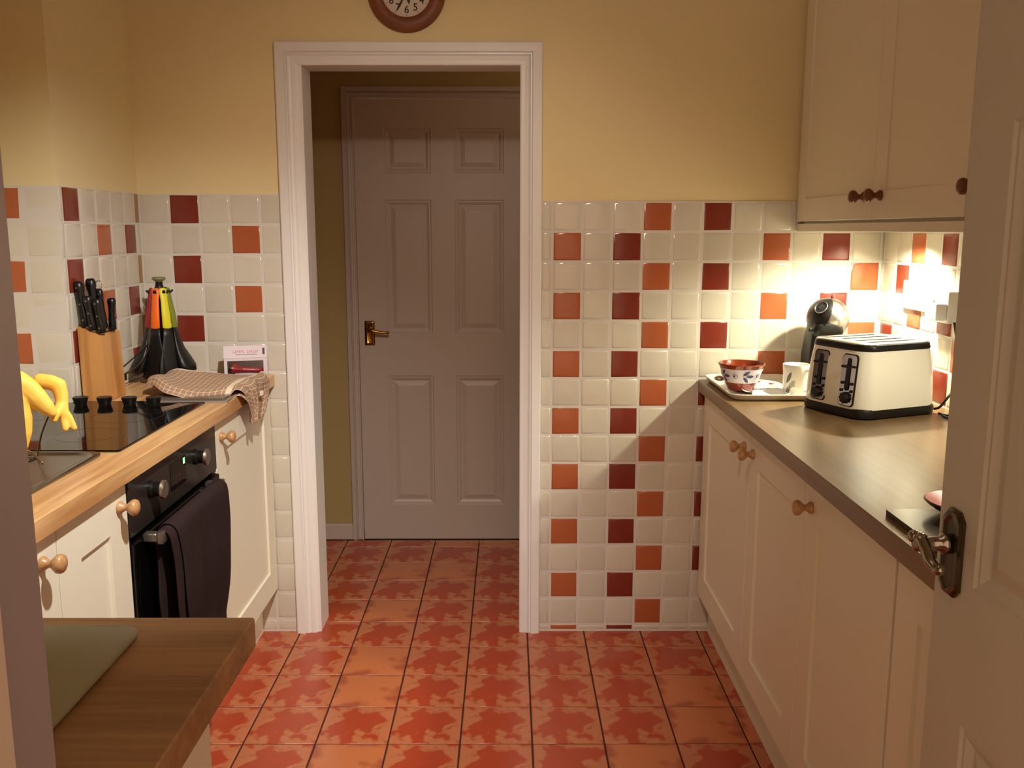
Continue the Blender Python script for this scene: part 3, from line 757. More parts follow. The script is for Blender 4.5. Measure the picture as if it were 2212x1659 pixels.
# ------------------------------------------------------------------ utensil carousel
CX, CY = -1.248, -.150
t = thing('utensil_stand', 'dark carousel stand with a grey top knob in the corner', 'utensil stand', (CX, CY, WL))
obj('base', lathe(bmesh.new(), [(.046, 0), (.048, .004), (.042, .008), (.02, .013), (.012, .020)], 32, Matrix.Translation((CX, CY, WL))), M_BLACKM, t, smooth=True)
obj('pole', lathe(bmesh.new(), [(.008, .018), (.007, .30)], 16, Matrix.Translation((CX, CY, WL))), M_BLACKM, t, smooth=True)
hub = obj('hub', lathe(bmesh.new(), [(.006, .272), (.018, .277), (.020, .290), (.013, .302), (.010, .318)], 24, Matrix.Translation((CX, CY, WL))), M_BLACKM, t, smooth=True)
obj('top_knob', lathe(bmesh.new(), [(.010, .316), (.012, .320), (.020, .325), (.0215, .329), (.018, .333), (.004, .334)], 24, Matrix.Translation((CX, CY, WL))), mat('grey_green_plastic', (120, 118, 84), .4), t, smooth=True)
for k in range(6):
    a = PI / 6 + k * PI / 3
    bm = tube(bmesh.new(), [(CX + r * math.cos(a), CY + r * math.sin(a), WL + z) for r, z in ((.012, .286), (.034, .285), (.040, .292))], .0032, 8)
    obj('hook', bm, M_BLACKM, hub, smooth=True)
def utensil(label, ang, rgb, kind, lean=.35):
    """hangs from a hook; handle on top (coloured), black nylon shaft and head below"""
    a = math.radians(ang); d = Vector((math.cos(a), math.sin(a), 0)); s = Vector((-d.y, d.x, 0))
    t = thing('kitchen_utensil', label, 'utensil', (CX, CY, WL + .30), group='utensils on the carousel')
    def P(r, z, w=0.0): return Vector((CX, CY, WL + z)) + d * r + s * w
    hm = mat('handle_%s' % kind, rgb, .4)
    secs = []
    for z, r, hw, th in ((.300, .026, .006, .003), (.296, .027, .0115, .004), (.284, .029, .0125, .005), (.262, .033, .0115, .005), (.22, .040, .0135, .006), (.178, .045, .0150, .006), (.172, .045, .011, .004)):
        secs.append([P(r + th * math.sin(q), z, hw * math.cos(q)) for q in [2 * PI * i / 12 for i in range(12)]])
    obj('handle', loft(bmesh.new(), secs), hm, t, smooth=True)
    obj('hanging_hole', lathe(bmesh.new(), [(.0055, 0), (.0055, .0016)], 14, align(P(.0335, .288), d)), M_BLACK, t)
    if kind in ('spatula', 'turner', 'server'):
        sh = [(.180, .045, .013, .004), (.15, .048, .016, .003), (.11, .052, .024, .003), (.06, .058, .036, .0025), (.024, .064, .042, .002), (.017, .065, .036, .0015)]
        secs = [[P(r + th * math.sin(q), z, hw * math.cos(q)) for q in [2 * PI * i / 16 for i in range(16)]] for z, r, hw, th in sh]
        obj('head', loft(bmesh.new(), secs), M_BLACKM, t, smooth=True)
    elif kind in ('ladle', 'spoon', 'pasta'):
        secs = [[P(r + th * math.sin(q), z, hw * math.cos(q)) for q in [2 * PI * i / 16 for i in range(16)]] for z, r, hw, th in
                ((.180, .045, .013, .004), (.15, .049, .015, .005), (.11, .058, .024, .010), (.08, .070, .034, .017), (.055, .080, .040, .021), (.038, .086, .034, .017), (.028, .088, .016, .007))]
        obj('head', loft(bmesh.new(), secs), M_BLACKM, t, smooth=True)
    return t, P
utensil('black ladle hanging with a lime green handle, behind the yellow one', -8, (120, 132, 40), 'ladle')
utensil('black spatula hanging with a yellow handle, front right', -48, (214, 206, 44), 'spatula')
utensil('black slotted turner hanging with an orange handle, front left', -94, (232, 108, 34), 'turner')
utensil('black spoon hanging with a crimson handle, left side', -142, (150, 36, 42), 'spoon')
utensil('black server hanging with a dark handle at the back of the stand', 75, (40, 32, 26), 'server')
# metal masher loop and tongs legs seen at both sides
t = thing('wire_masher', 'grey metal masher with long loop and flat foot resting on the knife block', 'masher', (-1.33, -.22, .93))
bm = tube(bmesh.new(), spline([(-1.300, -.20, 1.060), (-1.318, -.215, 1.035), (-1.352, -.24, .985), (-1.372, -.26, .958)][:0] + [(-1.298, -.19, 1.060), (-1.312, -.20, 1.040), (-1.335, -.21, 1.005), (-1.338, -.215, .985), (-1.318, -.215, .990), (-1.300, -.205, 1.01), (-1.290, -.19, 1.040)], 6), .0022, 8)
bm2 = bmesh.new()
tube(bm2, spline([(-1.275, -.20, 1.050), (-1.295, -.25, 1.02), (-1.318, -.33, .985), (-1.322, -.36, .978)], 6), .0022, 8)
tube(bm2, spline([(-1.270, -.20, 1.045), (-1.272, -.26, 1.005), (-1.280, -.33, .985), (-1.285, -.36, .980)], 6), .0022, 8)
bm.free()
obj('loop_wire', bm2, M_DARKM, t, smooth=True)
for y in (): pass
obj('flat_foot', B(-1.325, -1.281, -.366, -.360, .962, .982, .001), M_DARKM, t)
t = thing('tongs', 'thin grey metal tongs leaning on the right side of the utensil stand', 'tongs', (-1.15, -.15, .93))
for k, (dx, r) in enumerate(((0, .0022), (.006, .0018))):
    obj('arm', tube(bmesh.new(), spline([(-1.200 + dx, -.150, 1.045), (-1.185 + dx, -.160, 1.01), (-1.158 + dx, -.165, .972), (-1.132 + dx * .3, -.165, .930)], 6), r, 8), M_DARKM, t, smooth=True)

# ------------------------------------------------------------------ boxed torch
tb = thing('torch_box', 'white window box with a dark red torch near the doorway', 'box', (-1.010, -.066, WL), math.radians(14))
W_, D_, H_ = .136, .080, .070
M_CARD = mat('white_card', (212, 200, 206), .55); M_CARDD = mat('box_side_brown', (88, 62, 50), .6)
bm = bmesh.new()
box(bm, -W_ / 2, W_ / 2, -D_ / 2, D_ / 2, 0, .0015); box(bm, -W_ / 2, W_ / 2, D_ / 2 - .0015, D_ / 2, .0015, H_ - .001)
box(bm, W_ / 2 - .0015, W_ / 2, -D_ / 2 + .001, D_ / 2 - .0015, .0015, H_ - .001)
box(bm, -W_ / 2, W_ / 2, -D_ / 2, -D_ / 2 + .0012, H_ - .010, H_ - .001); box(bm, -W_ / 2, W_ / 2, -D_ / 2, -D_ / 2 + .0012, .0015, .008)
box(bm, -W_ / 2, -W_ / 2 + .011, -D_ / 2, -D_ / 2 + .0012, .008, H_ - .010); box(bm, W_ / 2 - .012, W_ / 2, -D_ / 2, -D_ / 2 + .0012, .008, H_ - .010)
obj('card_shell', bm, M_CARD, tb, world=False)
obj('side_panel', B(-W_ / 2 - .0004, -W_ / 2 + .001, -D_ / 2, D_ / 2, 0, H_ - .001), M_CARDD, tb, world=False)
HS = .036                                     # rise of the sloping header from front to back
bm = bmesh.new()
loft(bm, [[(-W_ / 2, -D_ / 2 + .0, H_ - .001), (W_ / 2, -D_ / 2, H_ - .001), (W_ / 2, -D_ / 2 + .030, H_ + HS - .001), (-W_ / 2, -D_ / 2 + .030, H_ + HS - .001)],
          [(-W_ / 2, -D_ / 2 - .001, H_), (W_ / 2, -D_ / 2 - .001, H_), (W_ / 2, -D_ / 2 + .029, H_ + HS), (-W_ / 2, -D_ / 2 + .029, H_ + HS)]])
lid = obj('header', bm, M_CARD, tb, world=False)
obj('lid', B(-W_ / 2, W_ / 2, -D_ / 2 + .002, D_ / 2, H_ - .001, H_), M_CARD, tb, world=False)
MH = Matrix.Translation((0, -D_ / 2 - .0013, H_)) @ Matrix.Rotation(math.atan2(HS, .030), 4, 'X')
def slope_box(x0, x1, y0, y1, m, nm):
    bm = B(x0, x1, y0, y1, 0, .0004); bmesh.ops.transform(bm, matrix=MH, verts=bm.verts); return obj(nm, bm, m, lid, world=False)
M_PINK = mat('pink_print', (196, 120, 134), .5); x = -.038
for wd_ in (.006, .005, .006, .005, .006, .005, None, .006, .006, .005, .006, .005, .006):
    if wd_ is None: x += .007; continue
    bm = bmesh.new(); yb_ = random.choice((.019, .023, .0265))
    pts = [(x, .018), (x + .0014, .018), (x + .0014, yb_), (x + wd_, yb_), (x + wd_, yb_ + .0014), (x + .0014, yb_ + .0014), (x + .0014, .029), (x, .029)]
    loft(bm, [[(a, b_, z) for a, b_ in pts] for z in (0, .0004)]); bmesh.ops.transform(bm, matrix=MH, verts=bm.verts)
    obj('print_mark', bm, M_PINK, lid, world=False); x += wd_ + .0006
M_GP = mat('grey_print_small', (120, 104, 104), .5); x = -.030
while x < .034:
    l_ = random.uniform(.004, .007); slope_box(x, x + l_, .0115, .0135, M_GP, 'print_mark'); x += l_ + .0014
slope_box(W_ / 2 - .014, W_ / 2 - .007, .012, .036, M_CARDD, 'hang_tab')
wn = bpy.data.materials.new('clear_film'); wn.use_nodes = True; nt_ = wn.node_tree
for n_ in list(nt_.nodes): nt_.nodes.remove(n_)
o_ = nt_.nodes.new('ShaderNodeOutputMaterial'); mx_n = nt_.nodes.new('ShaderNodeMixShader'); mx_n.inputs[0].default_value = .07
nt_.links.new(nt_.nodes.new('ShaderNodeBsdfTransparent').outputs[0], mx_n.inputs[1]); g_ = nt_.nodes.new('ShaderNodeBsdfGlossy'); g_.inputs['Roughness'].default_value = .1
nt_.links.new(g_.outputs[0], mx_n.inputs[2]); nt_.links.new(mx_n.outputs[0], o_.inputs[0])
obj('window_film', B(-W_ / 2 + .010, W_ / 2 - .011, -D_ / 2 + .0013, -D_ / 2 + .0016, .007, H_ - .009), wn, tb, world=False)
tt = thing('torch', 'dark red torch lying inside the white window box', 'torch', (-1.004, -.088, WL + .002), math.radians(14))
M_TRED = mat('torch_red', (150, 22, 36), .3)
bm = lathe(bmesh.new(), [(.0085, -.052), (.0095, -.050), (.0095, .0), (.0095, .018), (.0125, .022), (.0135, .036), (.015, .040), (.015, .048)], 20, Matrix.Translation((0, .0, .026)) @ Matrix.Rotation(math.radians(-90), 4, 'Y') @ Matrix.Rotation(.08, 4, 'Y'))
obj('torch_body', bm, M_TRED, tt, smooth=True, angle=40, world=False)
obj('torch_rim', lathe(bmesh.new(), [(.0155, .046), (.0158, .053), (.0135, .054)], 20, Matrix.Translation((0, .0, .026)) @ Matrix.Rotation(math.radians(-90), 4, 'Y') @ Matrix.Rotation(.08, 4, 'Y')), M_BLACK, tt, smooth=True, world=False)
obj('switch_housing', B(-.042, -.026, -.008, .008, .036, .048, .002), M_TRED, tt, world=False)

# ------------------------------------------------------------------ leaflets and tea towel
def slab(name, label, cat, cx_, cy_, w_, d_, z0, z1, rz, m, r=.004):
    bm = loft(bmesh.new(), [[(x, y, z) for x, y in rrect(w_, d_, r, 2)] for z in (0, z1 - z0)])
    o = obj(name, bm, m, loc=(cx_, cy_, z0)); o.rotation_euler = (0, 0, rz); return tag(o, label, cat)
slab('magazine', 'glossy grey magazine under the checked tea towel, lowest of two', 'magazine', -1.055, -.395, .215, .285, WL, WL + .006, .10, mat('magazine_grey', (140, 128, 116), .2))
slab('magazine', 'dark folded magazine directly under the checked tea towel', 'magazine', -1.050, -.385, .200, .265, WL + .0065, WL + .012, .02, mat('magazine_dark', (96, 86, 78), .18))

def check_mat(name, base, line, nu, nv, wide=None):
    m = bpy.data.materials.new(name); m.use_nodes = True; nt = m.node_tree; b = nt.nodes['Principled BSDF']; L = nt.links.new; N = nt.nodes.new
    b.inputs['Roughness'].default_value = .95; b.inputs['Specular IOR Level'].default_value = .1
    uv = N('ShaderNodeUVMap'); sp = N('ShaderNodeSeparateXYZ'); L(uv.outputs[0], sp.inputs[0])
    fac = None
    for k, n in ((0, nu), (1, nv)):
        mu = N('ShaderNodeMath'); mu.operation = 'MULTIPLY'; mu.inputs[1].default_value = n; L(sp.outputs[k], mu.inputs[0])
        fr_ = N('ShaderNodeMath'); fr_.operation = 'FRACT'; L(mu.outputs[0], fr_.inputs[0])
        ls = N('ShaderNodeMath'); ls.operation = 'LESS_THAN'; ls.inputs[1].default_value = .11; L(fr_.outputs[0], ls.inputs[0])
        if fac is None: fac = ls
        else:
            mx = N('ShaderNodeMath'); mx.operation = 'MAXIMUM'; L(fac.outputs[0], mx.inputs[0]); L(ls.outputs[0], mx.inputs[1]); fac = mx
    if wide:
        for ch, a, c in wide:
            g = N('ShaderNodeMath'); g.operation = 'GREATER_THAN'; g.inputs[1].default_value = a; L(sp.outputs[ch], g.inputs[0])
            l = N('ShaderNodeMath'); l.operation = 'LESS_THAN'; l.inputs[1].default_value = c; L(sp.outputs[ch], l.inputs[0])
            mm = N('ShaderNodeMath'); mm.operation = 'MULTIPLY'; L(g.outputs[0], mm.inputs[0]); L(l.outputs[0], mm.inputs[1])
            mx = N('ShaderNodeMath'); mx.operation = 'MAXIMUM'; L(fac.outputs[0], mx.inputs[0]); L(mm.outputs[0], mx.inputs[1]); fac = mx
    mc = N('ShaderNodeMixRGB'); mc.inputs[1].default_value = (*lin(base), 1); mc.inputs[2].default_value = (*lin(line), 1); L(fac.outputs[0], mc.inputs[0]); L(mc.outputs[0], b.inputs['Base Color'])
    wv = N('ShaderNodeTexNoise'); wv.inputs['Scale'].default_value = 600; tc = N('ShaderNodeTexCoord'); L(tc.outputs['Object'], wv.inputs['Vector'])
    bp = N('ShaderNodeBump'); bp.inputs['Strength'].default_value = .4; bp.inputs['Distance'].default_value = .001; L(wv.outputs['Fac'], bp.inputs['Height']); L(bp.outputs[0], b.inputs['Normal'])
    return m
def cloth(fn, nu, nv, thick):
    bm = bmesh.new(); uvl = bm.loops.layers.uv.new('UVMap')
    g = [[bm.verts.new(fn(i / nu, j / nv)) for j in range(nv + 1)] for i in range(nu + 1)]
    idx = {}
    for i in range(nu + 1):
        for j in range(nv + 1): idx[g[i][j]] = (i / nu, j / nv)
    for i in range(nu):
        for j in range(nv):
            f = bm.faces.new((g[i][j], g[i + 1][j], g[i + 1][j + 1], g[i][j + 1]))
            for lp in f.loops: lp[uvl].uv = idx[lp.vert]
    return evald(bm, [('SOLIDIFY', dict(thickness=thick, offset=0)), ('SUBSURF', dict(levels=1, render_levels=1))])
def lerp(a, b, t): return a + (b - a) * t
def sstep(t): t = max(0, min(1, t)); return t * t * (3 - 2 * t)
def towel_fn(layer):
    def fn(u, v):
        # u: from the folded left end to the hanging right end, v: near -> far
        xe = -.938                                    # worktop edge
        L0 = 1.0
        s = u * .40                                   # arc length from the left end
        flat = .262
        lift = .036 - .008 * layer
        if s < flat:
            x = -1.205 + layer * .012 + s * (1 - layer * .04)
            f = s / flat
            z = WL + lift + .010 * math.sin(f * 5.0 + .4) * (1 - f) + .010 * math.exp(-((f - .1) / .12) ** 2) - .010 * f
            z += .006 * math.sin(v * 6 + u * 9) - .02 * layer * 0
            z -= .020 * (1 - sstep(v / .16)) * (1 - layer * .5)          # near edge curls under
        else:
            q = (s - flat); r = .022; k = q / r
            zt = WL + lift - .010
            if k < PI / 2:
                x = -1.205 + flat + r * math.sin(k) ; z = zt - r * (1 - math.cos(k))
            else:
                x = -1.205 + flat + r + .006 * math.sin(v * 22 + layer); z = zt - r - (q - r * PI / 2)
            z += .004 * math.sin(v * 14)
            x += .005 * math.sin(v * 16 + 1)
        near = lerp(-.505, -.36, sstep((u - .45) / .5)); near = lerp(-.42, near, sstep(u / .25))
        far = lerp(-.235, -.120, sstep((u - .1) / .6)); far = lerp(far, -.215, sstep((u - .75) / .25))
        y = lerp(near, far, v)
        return (x, y, z)
    return fn
M_TOWEL = check_mat('checked_cotton', (158, 128, 104), (214, 196, 176), 26, 17, [(0, .60, .64), (1, .93, 1.1)])
tt = thing('tea_towel', 'brown and white checked tea towel folded over the worktop corner', 'tea towel', (-1.05, -.33, WL + .013))
obj('upper_fold', cloth(towel_fn(0), 44, 22, .003), M_TOWEL, tt, smooth=True)
def tw1(u, v):
    x, y, z = towel_fn(1)(u * .93, v); return (x, y + .012 * math.sin(u * 5) + .012, z - .010)
obj('lower_fold', cloth(tw1, 36, 16, .003), M_TOWEL, tt, smooth=True)
def tagfn(u, v): return (-.908 + .004 * u, -.285 + .026 * u, .915 - .016 * v)
obj('care_label', cloth(tagfn, 3, 3, .0012), mat('label_white', (245, 236, 216), .8), tt, smooth=True)

# dark towel over the oven handle
def dtowel(off, y_a, y_b, zf, zb, amp):
    def fn(u, v):
        y = lerp(y_a, y_b, u)
        r = .016 + off; xc, zc = -.907, .738; Lf = zc - zf; Lb = zc - zb; arc = PI * r; tot = Lf + arc + Lb; s = v * tot
        wv = amp * (math.sin(u * 9 + off * 90) * .6 + math.sin(u * 21 + 1) * .25)
        if s < Lb: x, z, k = xc - r, zb + s, (Lb - s) / .3
        elif s < Lb + arc:
            a = (s - Lb) / r; x, z, k = xc - r * math.cos(a), zc + r * math.sin(a), 0
        else: x, z, k = xc + r, zc - (s - Lb - arc), (s - Lb - arc) / .35
        k = max(0, min(1, k)); yy = lerp(y, lerp(y_a + .02, y_b - .045, u), k) + .006 * math.sin(z * 30)
        if s >= Lb + arc: x += (wv + .010 * math.sin(z * 13)) * (.25 + k)
        else: x = max(x, -.9375)
        return (x, yy, z)
    return fn
M_DTOW = mat('aubergine_towel', (46, 34, 34), .95, spec=.1, bump=(260, .6, .002), noise=(8, .10))
tt = thing('dark_towel', 'dark aubergine towel hanging over the oven door handle', 'towel', (-.90, -.93, .35))
obj('outer_layer', cloth(dtowel(.006, -1.085, -.715, .30, .50, .010), 40, 40, .004), M_DTOW, tt, smooth=True)
obj('fold', cloth(dtowel(.001, -1.118, -.985, .34, .52, .006), 16, 36, .005), M_DTOW, tt, smooth=True)

# ------------------------------------------------------------------ clock
cl = thing('wall_clock', 'round wall clock with a terracotta wooden rim above the doorway', 'clock', (-.4665, .004, 2.145))
obj('rim', lathe(bmesh.new(), [(.123, 0), (.123, .012), (.117, .022), (.098, .026), (.082, .024), (.078, .018), (.078, .010)], 64, align((-.4665, .006, 2.145), (0, -1, 0)), cap1=False), wood('clock_rim', (112, 62, 34), (134, 76, 42), 0, .5, 6), cl, smooth=True, angle=50)
dial = obj('dial', lathe(bmesh.new(), [(.080, 0), (.080, .012)], 64, align((-.4665, .006, 2.145), (0, -1, 0))), mat('dial_cream', (214, 200, 180), .6), cl)
M_INK = mat('clock_ink', (34, 20, 12), .5)
def text_bm(s, size, loc, rot, ext=.0003, align_='CENTER'):
    cu = bpy.data.curves.new('t', 'FONT'); cu.body = s; cu.size = size; cu.align_x = align_; cu.align_y = 'CENTER'; cu.extrude = ext; cu.offset = size * .012
    o = bpy.data.objects.new('t', cu); COL.objects.link(o); dg = bpy.context.evaluated_depsgraph_get(); dg.update()
    me = bpy.data.meshes.new_from_object(o.evaluated_get(dg)); bpy.data.objects.remove(o)
    bm = bmesh.new(); bm.from_mesh(me); bpy.data.meshes.remove(me)
    bmesh.ops.transform(bm, matrix=Matrix.Translation(loc) @ Euler(rot).to_matrix().to_4x4(), verts=bm.verts); return bm
for h in range(1, 13):
    a = PI / 2 - h * PI / 6; r = .0555
    obj('numeral', text_bm(str(h), .031, (-.4665 + r * math.cos(a), -.0065, 2.145 + r * math.sin(a)), (PI / 2, 0, 0)), M_INK, dial)
for h in range(12):
    a = h * PI / 6; c_, s_ = math.cos(a), math.sin(a)
    obj('hour_mark', tube(bmesh.new(), [(-.4665 + r * c_, -.0065, 2.145 + r * s_) for r in (.069, .0745)], .0007, 4), M_INK, dial)
for nm, ang, L_, w_ in (('hour_hand', math.radians(90 - 167), .042, .0045), ('minute_hand', math.radians(90 - 207), .068, .0030)):
    bm = bmesh.new(); d = Vector((math.cos(ang), 0, math.sin(ang))); n = Vector((-d.z, 0, d.x)); c = Vector((-.4665, -.0085, 2.145))
    q = [c - d * .012 - n * w_ * .5, c - d * .012 + n * w_ * .5, c + d * L_ * .7 + n * w_, c + d * L_, c + d * L_ * .7 - n * w_]
    f = bm.faces.new([bm.verts.new(p) for p in q]); r = bmesh.ops.extrude_face_region(bm, geom=[f])
    bmesh.ops.translate(bm, verts=[v for v in r['geom'] if isinstance(v, bmesh.types.BMVert)], vec=(0, -.0008, 0)); bmesh.ops.recalc_face_normals(bm, faces=bm.faces)
    obj(nm, bm, M_INK, cl)

# ------------------------------------------------------------------ tray with bowl, plate, spoon, napkin, mug
ZT = .906
t = thing('tray', 'pale melamine tray with rounded corners on the far right worktop', 'tray', (.649, -.209, ZT))
bm = bmesh.new()
def tr(e, r_, z): return [(.649 + x, -.209 + y, ZT + z) for x, y in rrect(.278 + e, .398 + e, r_, 7)]
loft(bm, [tr(-.036, .030, 0), tr(-.020, .034, .004), tr(-.006, .040, .016), tr(0, .042, .018), tr(-.004, .041, .0205), tr(-.014, .038, .018), tr(-.028, .033, .0065), tr(-.044, .028, .0035)])
obj('tray_body', bm, M_TRAY, t, smooth=True, angle=50)
M_LEAF = mat('leaf_blue', (66, 62, 92), .3)
ZP = ZT + .0035
bx_, by_ = .578, -.252
t = thing('bowl', 'terracotta bowl with a white band of blue leaves on the tray', 'bowl', (bx_, by_, ZP + .008))
z0 = ZP + .006
obj('bowl_body', lathe(bmesh.new(), [(.038, 0), (.040, .003), (.046, .016), (.0505, .026), (.058, .050), (.0655, .070), (.0705, .078), (.072, .082), (.070, .084), (.0665, .080), (.058, .056), (.046, .024), (.036, .008), (.0, .006)], 48, Matrix.Translation((bx_, by_, z0))), M_TERRA, t, smooth=True, angle=60)
band = obj('glaze_band', lathe(bmesh.new(), [(.0510, .0262), (.0516, .0268), (.0590, .0500), (.0660, .0690), (.0662, .0698)], 48, Matrix.Translation((bx_, by_, z0)), False, False), mat('band_white', (214, 208, 216), .25), t, smooth=True)
def on_bowl(ang, z, off=.0008):
    r = lerp(.0516, .0662, (z - .0262) / .0436) + off; a = math.radians(ang)
    return Vector((bx_ + r * math.cos(a), by_ + r * math.sin(a), z0 + z))
def petal(a0, zz0, a1, zz1, w_):
    bm = bmesh.new(); n = 8; L_, R__ = [], []
    for k in range(n + 1):
        f = k / n; a = lerp(a0, a1, f); z = lerp(zz0, zz1, f); ww = w_ * math.sin(f * PI) ** .8
        da, dz = (a1 - a0), (zz1 - zz0); ln = math.hypot(da / 60 * .065, dz) + 1e-6
        na, nz = -dz / ln, (da / 60 * .065) / ln
        L_.append(bm.verts.new(on_bowl(a + na * ww * 900, z + nz * ww))); R__.append(bm.verts.new(on_bowl(a - na * ww * 900, z - nz * ww)))
    for k in range(n): bm.faces.new((L_[k], L_[k + 1], R__[k + 1], R__[k]))
    bmesh.ops.remove_doubles(bm, verts=bm.verts, dist=1e-6); bmesh.ops.recalc_face_normals(bm, faces=bm.faces)
    return bm
for rep in (0, 72, 144, 216, 288):
    for p in ((-99, .051, -80, .0655, .0052), (-91, .048, -66, .048, .0046), (-98, .045, -82, .0285, .0052)):
        obj('painted_leaf', petal(p[0] + rep, p[1], p[2] + rep, p[3], p[4]), M_LEAF, band)
    obj('painted_dot', petal(-57 + rep, .048, -50 + rep, .048, .0044), M_LEAF, band)
    bm = tube(bmesh.new(), [on_bowl(-122 + rep + (3 + 7 * f) * math.cos(f * 9), .048 + (.003 + .007 * f) * math.sin(f * 9), .0004) for f in [i / 26 for i in range(27)]], .0006, 5)
    obj('painted_scroll', bm, mat('scroll_grey', (128, 118, 128), .3) if rep == 0 else bpy.data.materials['scroll_grey'], band)
# plate under / behind the bowl
t = thing('side_plate', 'white plate with coral rim pattern under the bowl', 'plate', (.625, -.205, ZP))
obj('plate_body', lathe(bmesh.new(), [(.045, 0), (.050, .001), (.070, .006), (.088, .013), (.090, .0145), (.087, .0145), (.068, .0085), (.048, .0035), (0, .003)], 48, Matrix.Translation((.632, -.190, ZP))), M_WHITEC, t, smooth=True)
M_CORAL = mat('coral', (206, 96, 70), .3)
for a in (20, 62, 105, 150, 200): obj('coral_print', lathe(bmesh.new(), [(.010, 0), (.010, .0006)], 12, Matrix.Translation((.632 + .074 * math.cos(math.radians(a)), -.190 + .074 * math.sin(math.radians(a)), ZP + .0106))), M_CORAL, t)
# spoon
t = thing('teaspoon', 'steel spoon behind the left side of the bowl', 'spoon', (.56, -.17, ZP + .01))
bm = bmesh.new(); bmesh.ops.create_uvsphere(bm, u_segments=16, v_segments=10, radius=1, matrix=Matrix.Translation((.528, -.185, ZP + .030)) @ Matrix.Diagonal((.019, .012, .009, 1)))
tube(bm, spline([(.543, -.182, ZP + .032), (.57, -.165, ZP + .026), (.62, -.150, ZP + .020), (.655, -.14, ZP + .018)], 5), .0022, 8)
obj('spoon_body', bm, M_CHROME, t, smooth=True)
# napkin
def nap(u, v):
    x = lerp(.575, .690, u); y = lerp(-.395, -.255, v)
    z = ZP + .010 + .006 * math.sin(u * 7 + v * 3) + .005 * math.sin(v * 9 - u * 4) + .007 * math.exp(-((v - .12) / .10) ** 2) * (1 - u * .5)
    x += .008 * math.sin(v * 6); return (x, y, max(z, ZP + .003))
o = obj('napkin', cloth(nap, 20, 20, .0012), mat('paper_white', (236, 238, 240), .8), smooth=True); tag(o, 'crumpled white paper napkin on the tray beside the bowl', 'napkin')
bm = bmesh.new()
# mug
mx_, my_ = .726, -.322
t = thing('mug', 'white mug with a grey flower print on the tray', 'mug', (mx_, my_, ZP))
obj('mug_body', lathe(bmesh.new(), [(.034, 0), (.036, .002), (.0375, .02), (.0385, .07), (.0405, .094), (.0395, .096), (.0375, .094), (.0355, .07), (.0345, .01), (0, .007)], 40, Matrix.Translation((mx_, my_, ZP))), M_WHITEC, t, smooth=True, angle=60)
a = math.radians(-62); hd = Vector((math.cos(a), math.sin(a), 0)); c = Vector((mx_, my_, ZP))
obj('mug_handle', tube(bmesh.new(), spline([c + hd * .037 + Vector((0, 0, .078)), c + hd * .055 + Vector((0, 0, .082)), c + hd * .068 + Vector((0, 0, .062)), c + hd * .064 + Vector((0, 0, .035)), c + hd * .050 + Vector((0, 0, .02)), c + hd * .036 + Vector((0, 0, .018))], 5), .0052, 10), M_WHITEC, t, smooth=True)
def on_mug(ang, z): 
    r = .0388 + .001 * (z / .09); q = math.radians(ang); return Vector((mx_ + r * math.cos(q), my_ + r * math.sin(q), ZP + z))
def patch(pts, m, name, par):
    bm = bmesh.new(); bm.faces.new([bm.verts.new(on_mug(*p)) for p in pts]); bmesh.ops.recalc_face_normals(bm, faces=bm.faces); return obj(name, bm, m, par)
M_GREYP = mat('flower_grey', (112, 108, 90), .3)
def mug_leaf(a0, z0_, a1, z1_, w_, m):
    bm = bmesh.new(); A, Bq = [], []
    for k in range(9):
        f = k / 8; ww = w_ * math.sin(f * PI) ** .8
        A.append(bm.verts.new(on_mug(lerp(a0, a1, f) - ww * 700, lerp(z0_, z1_, f) + ww * .3))); Bq.append(bm.verts.new(on_mug(lerp(a0, a1, f) + ww * 700, lerp(z0_, z1_, f) - ww * .3)))
    for k in range(8): bm.faces.new((A[k], A[k + 1], Bq[k + 1], Bq[k]))
    bmesh.ops.remove_doubles(bm, verts=bm.verts, dist=1e-6); obj('printed_leaf', bm, m, t)
mug_leaf(-150, .040, -128, .076, .010, M_GREYP); mug_leaf(-150, .008, -132, .034, .011, M_GREYP)
mug_leaf(-140, .024, -112, .050, .011, mat('flower_light', (168, 164, 150), .3)); mug_leaf(-140, .032, -108, .034, .007, bpy.data.materials['flower_light'])

# ------------------------------------------------------------------ capsule coffee machine
kx, ky = .872, -.165
t = thing('coffee_machine', 'silver and black capsule coffee machine behind the toaster', 'coffee machine', (kx, ky, ZT))
def sec_el(cx_, cy_, cz, rx, ry, n=28, tilt=0.0):
    return [(cx_ + rx * math.cos(q), cy_ + ry * math.sin(q), cz + tilt * math.cos(q)) for q in [2 * PI * i / n for i in range(n)]]
HZ = 1.128
# round head: sphere-like, silver
bm = bmesh.new(); bmesh.ops.create_uvsphere(bm, u_segments=40, v_segments=24, radius=1, matrix=Matrix.Translation((.876, -.150, HZ)) @ Matrix.Diagonal((.060, .075, .064, 1)))
obj('head_shell', bm, M_SATIN, t, smooth=True)
bm = bmesh.new()
loft(bm, [sec_el(.915 + a, -.120, z, rx, ry) for a, z, rx, ry in ((.040, ZT + .012, .060, .070), (.030, ZT + .05, .052, .062), (.012, ZT + .10, .044, .056), (-.006, ZT + .15, .038, .052), (-.014, ZT + .19, .040, .050))])
obj('rear_body', bm, M_SATIN, t, smooth=True)
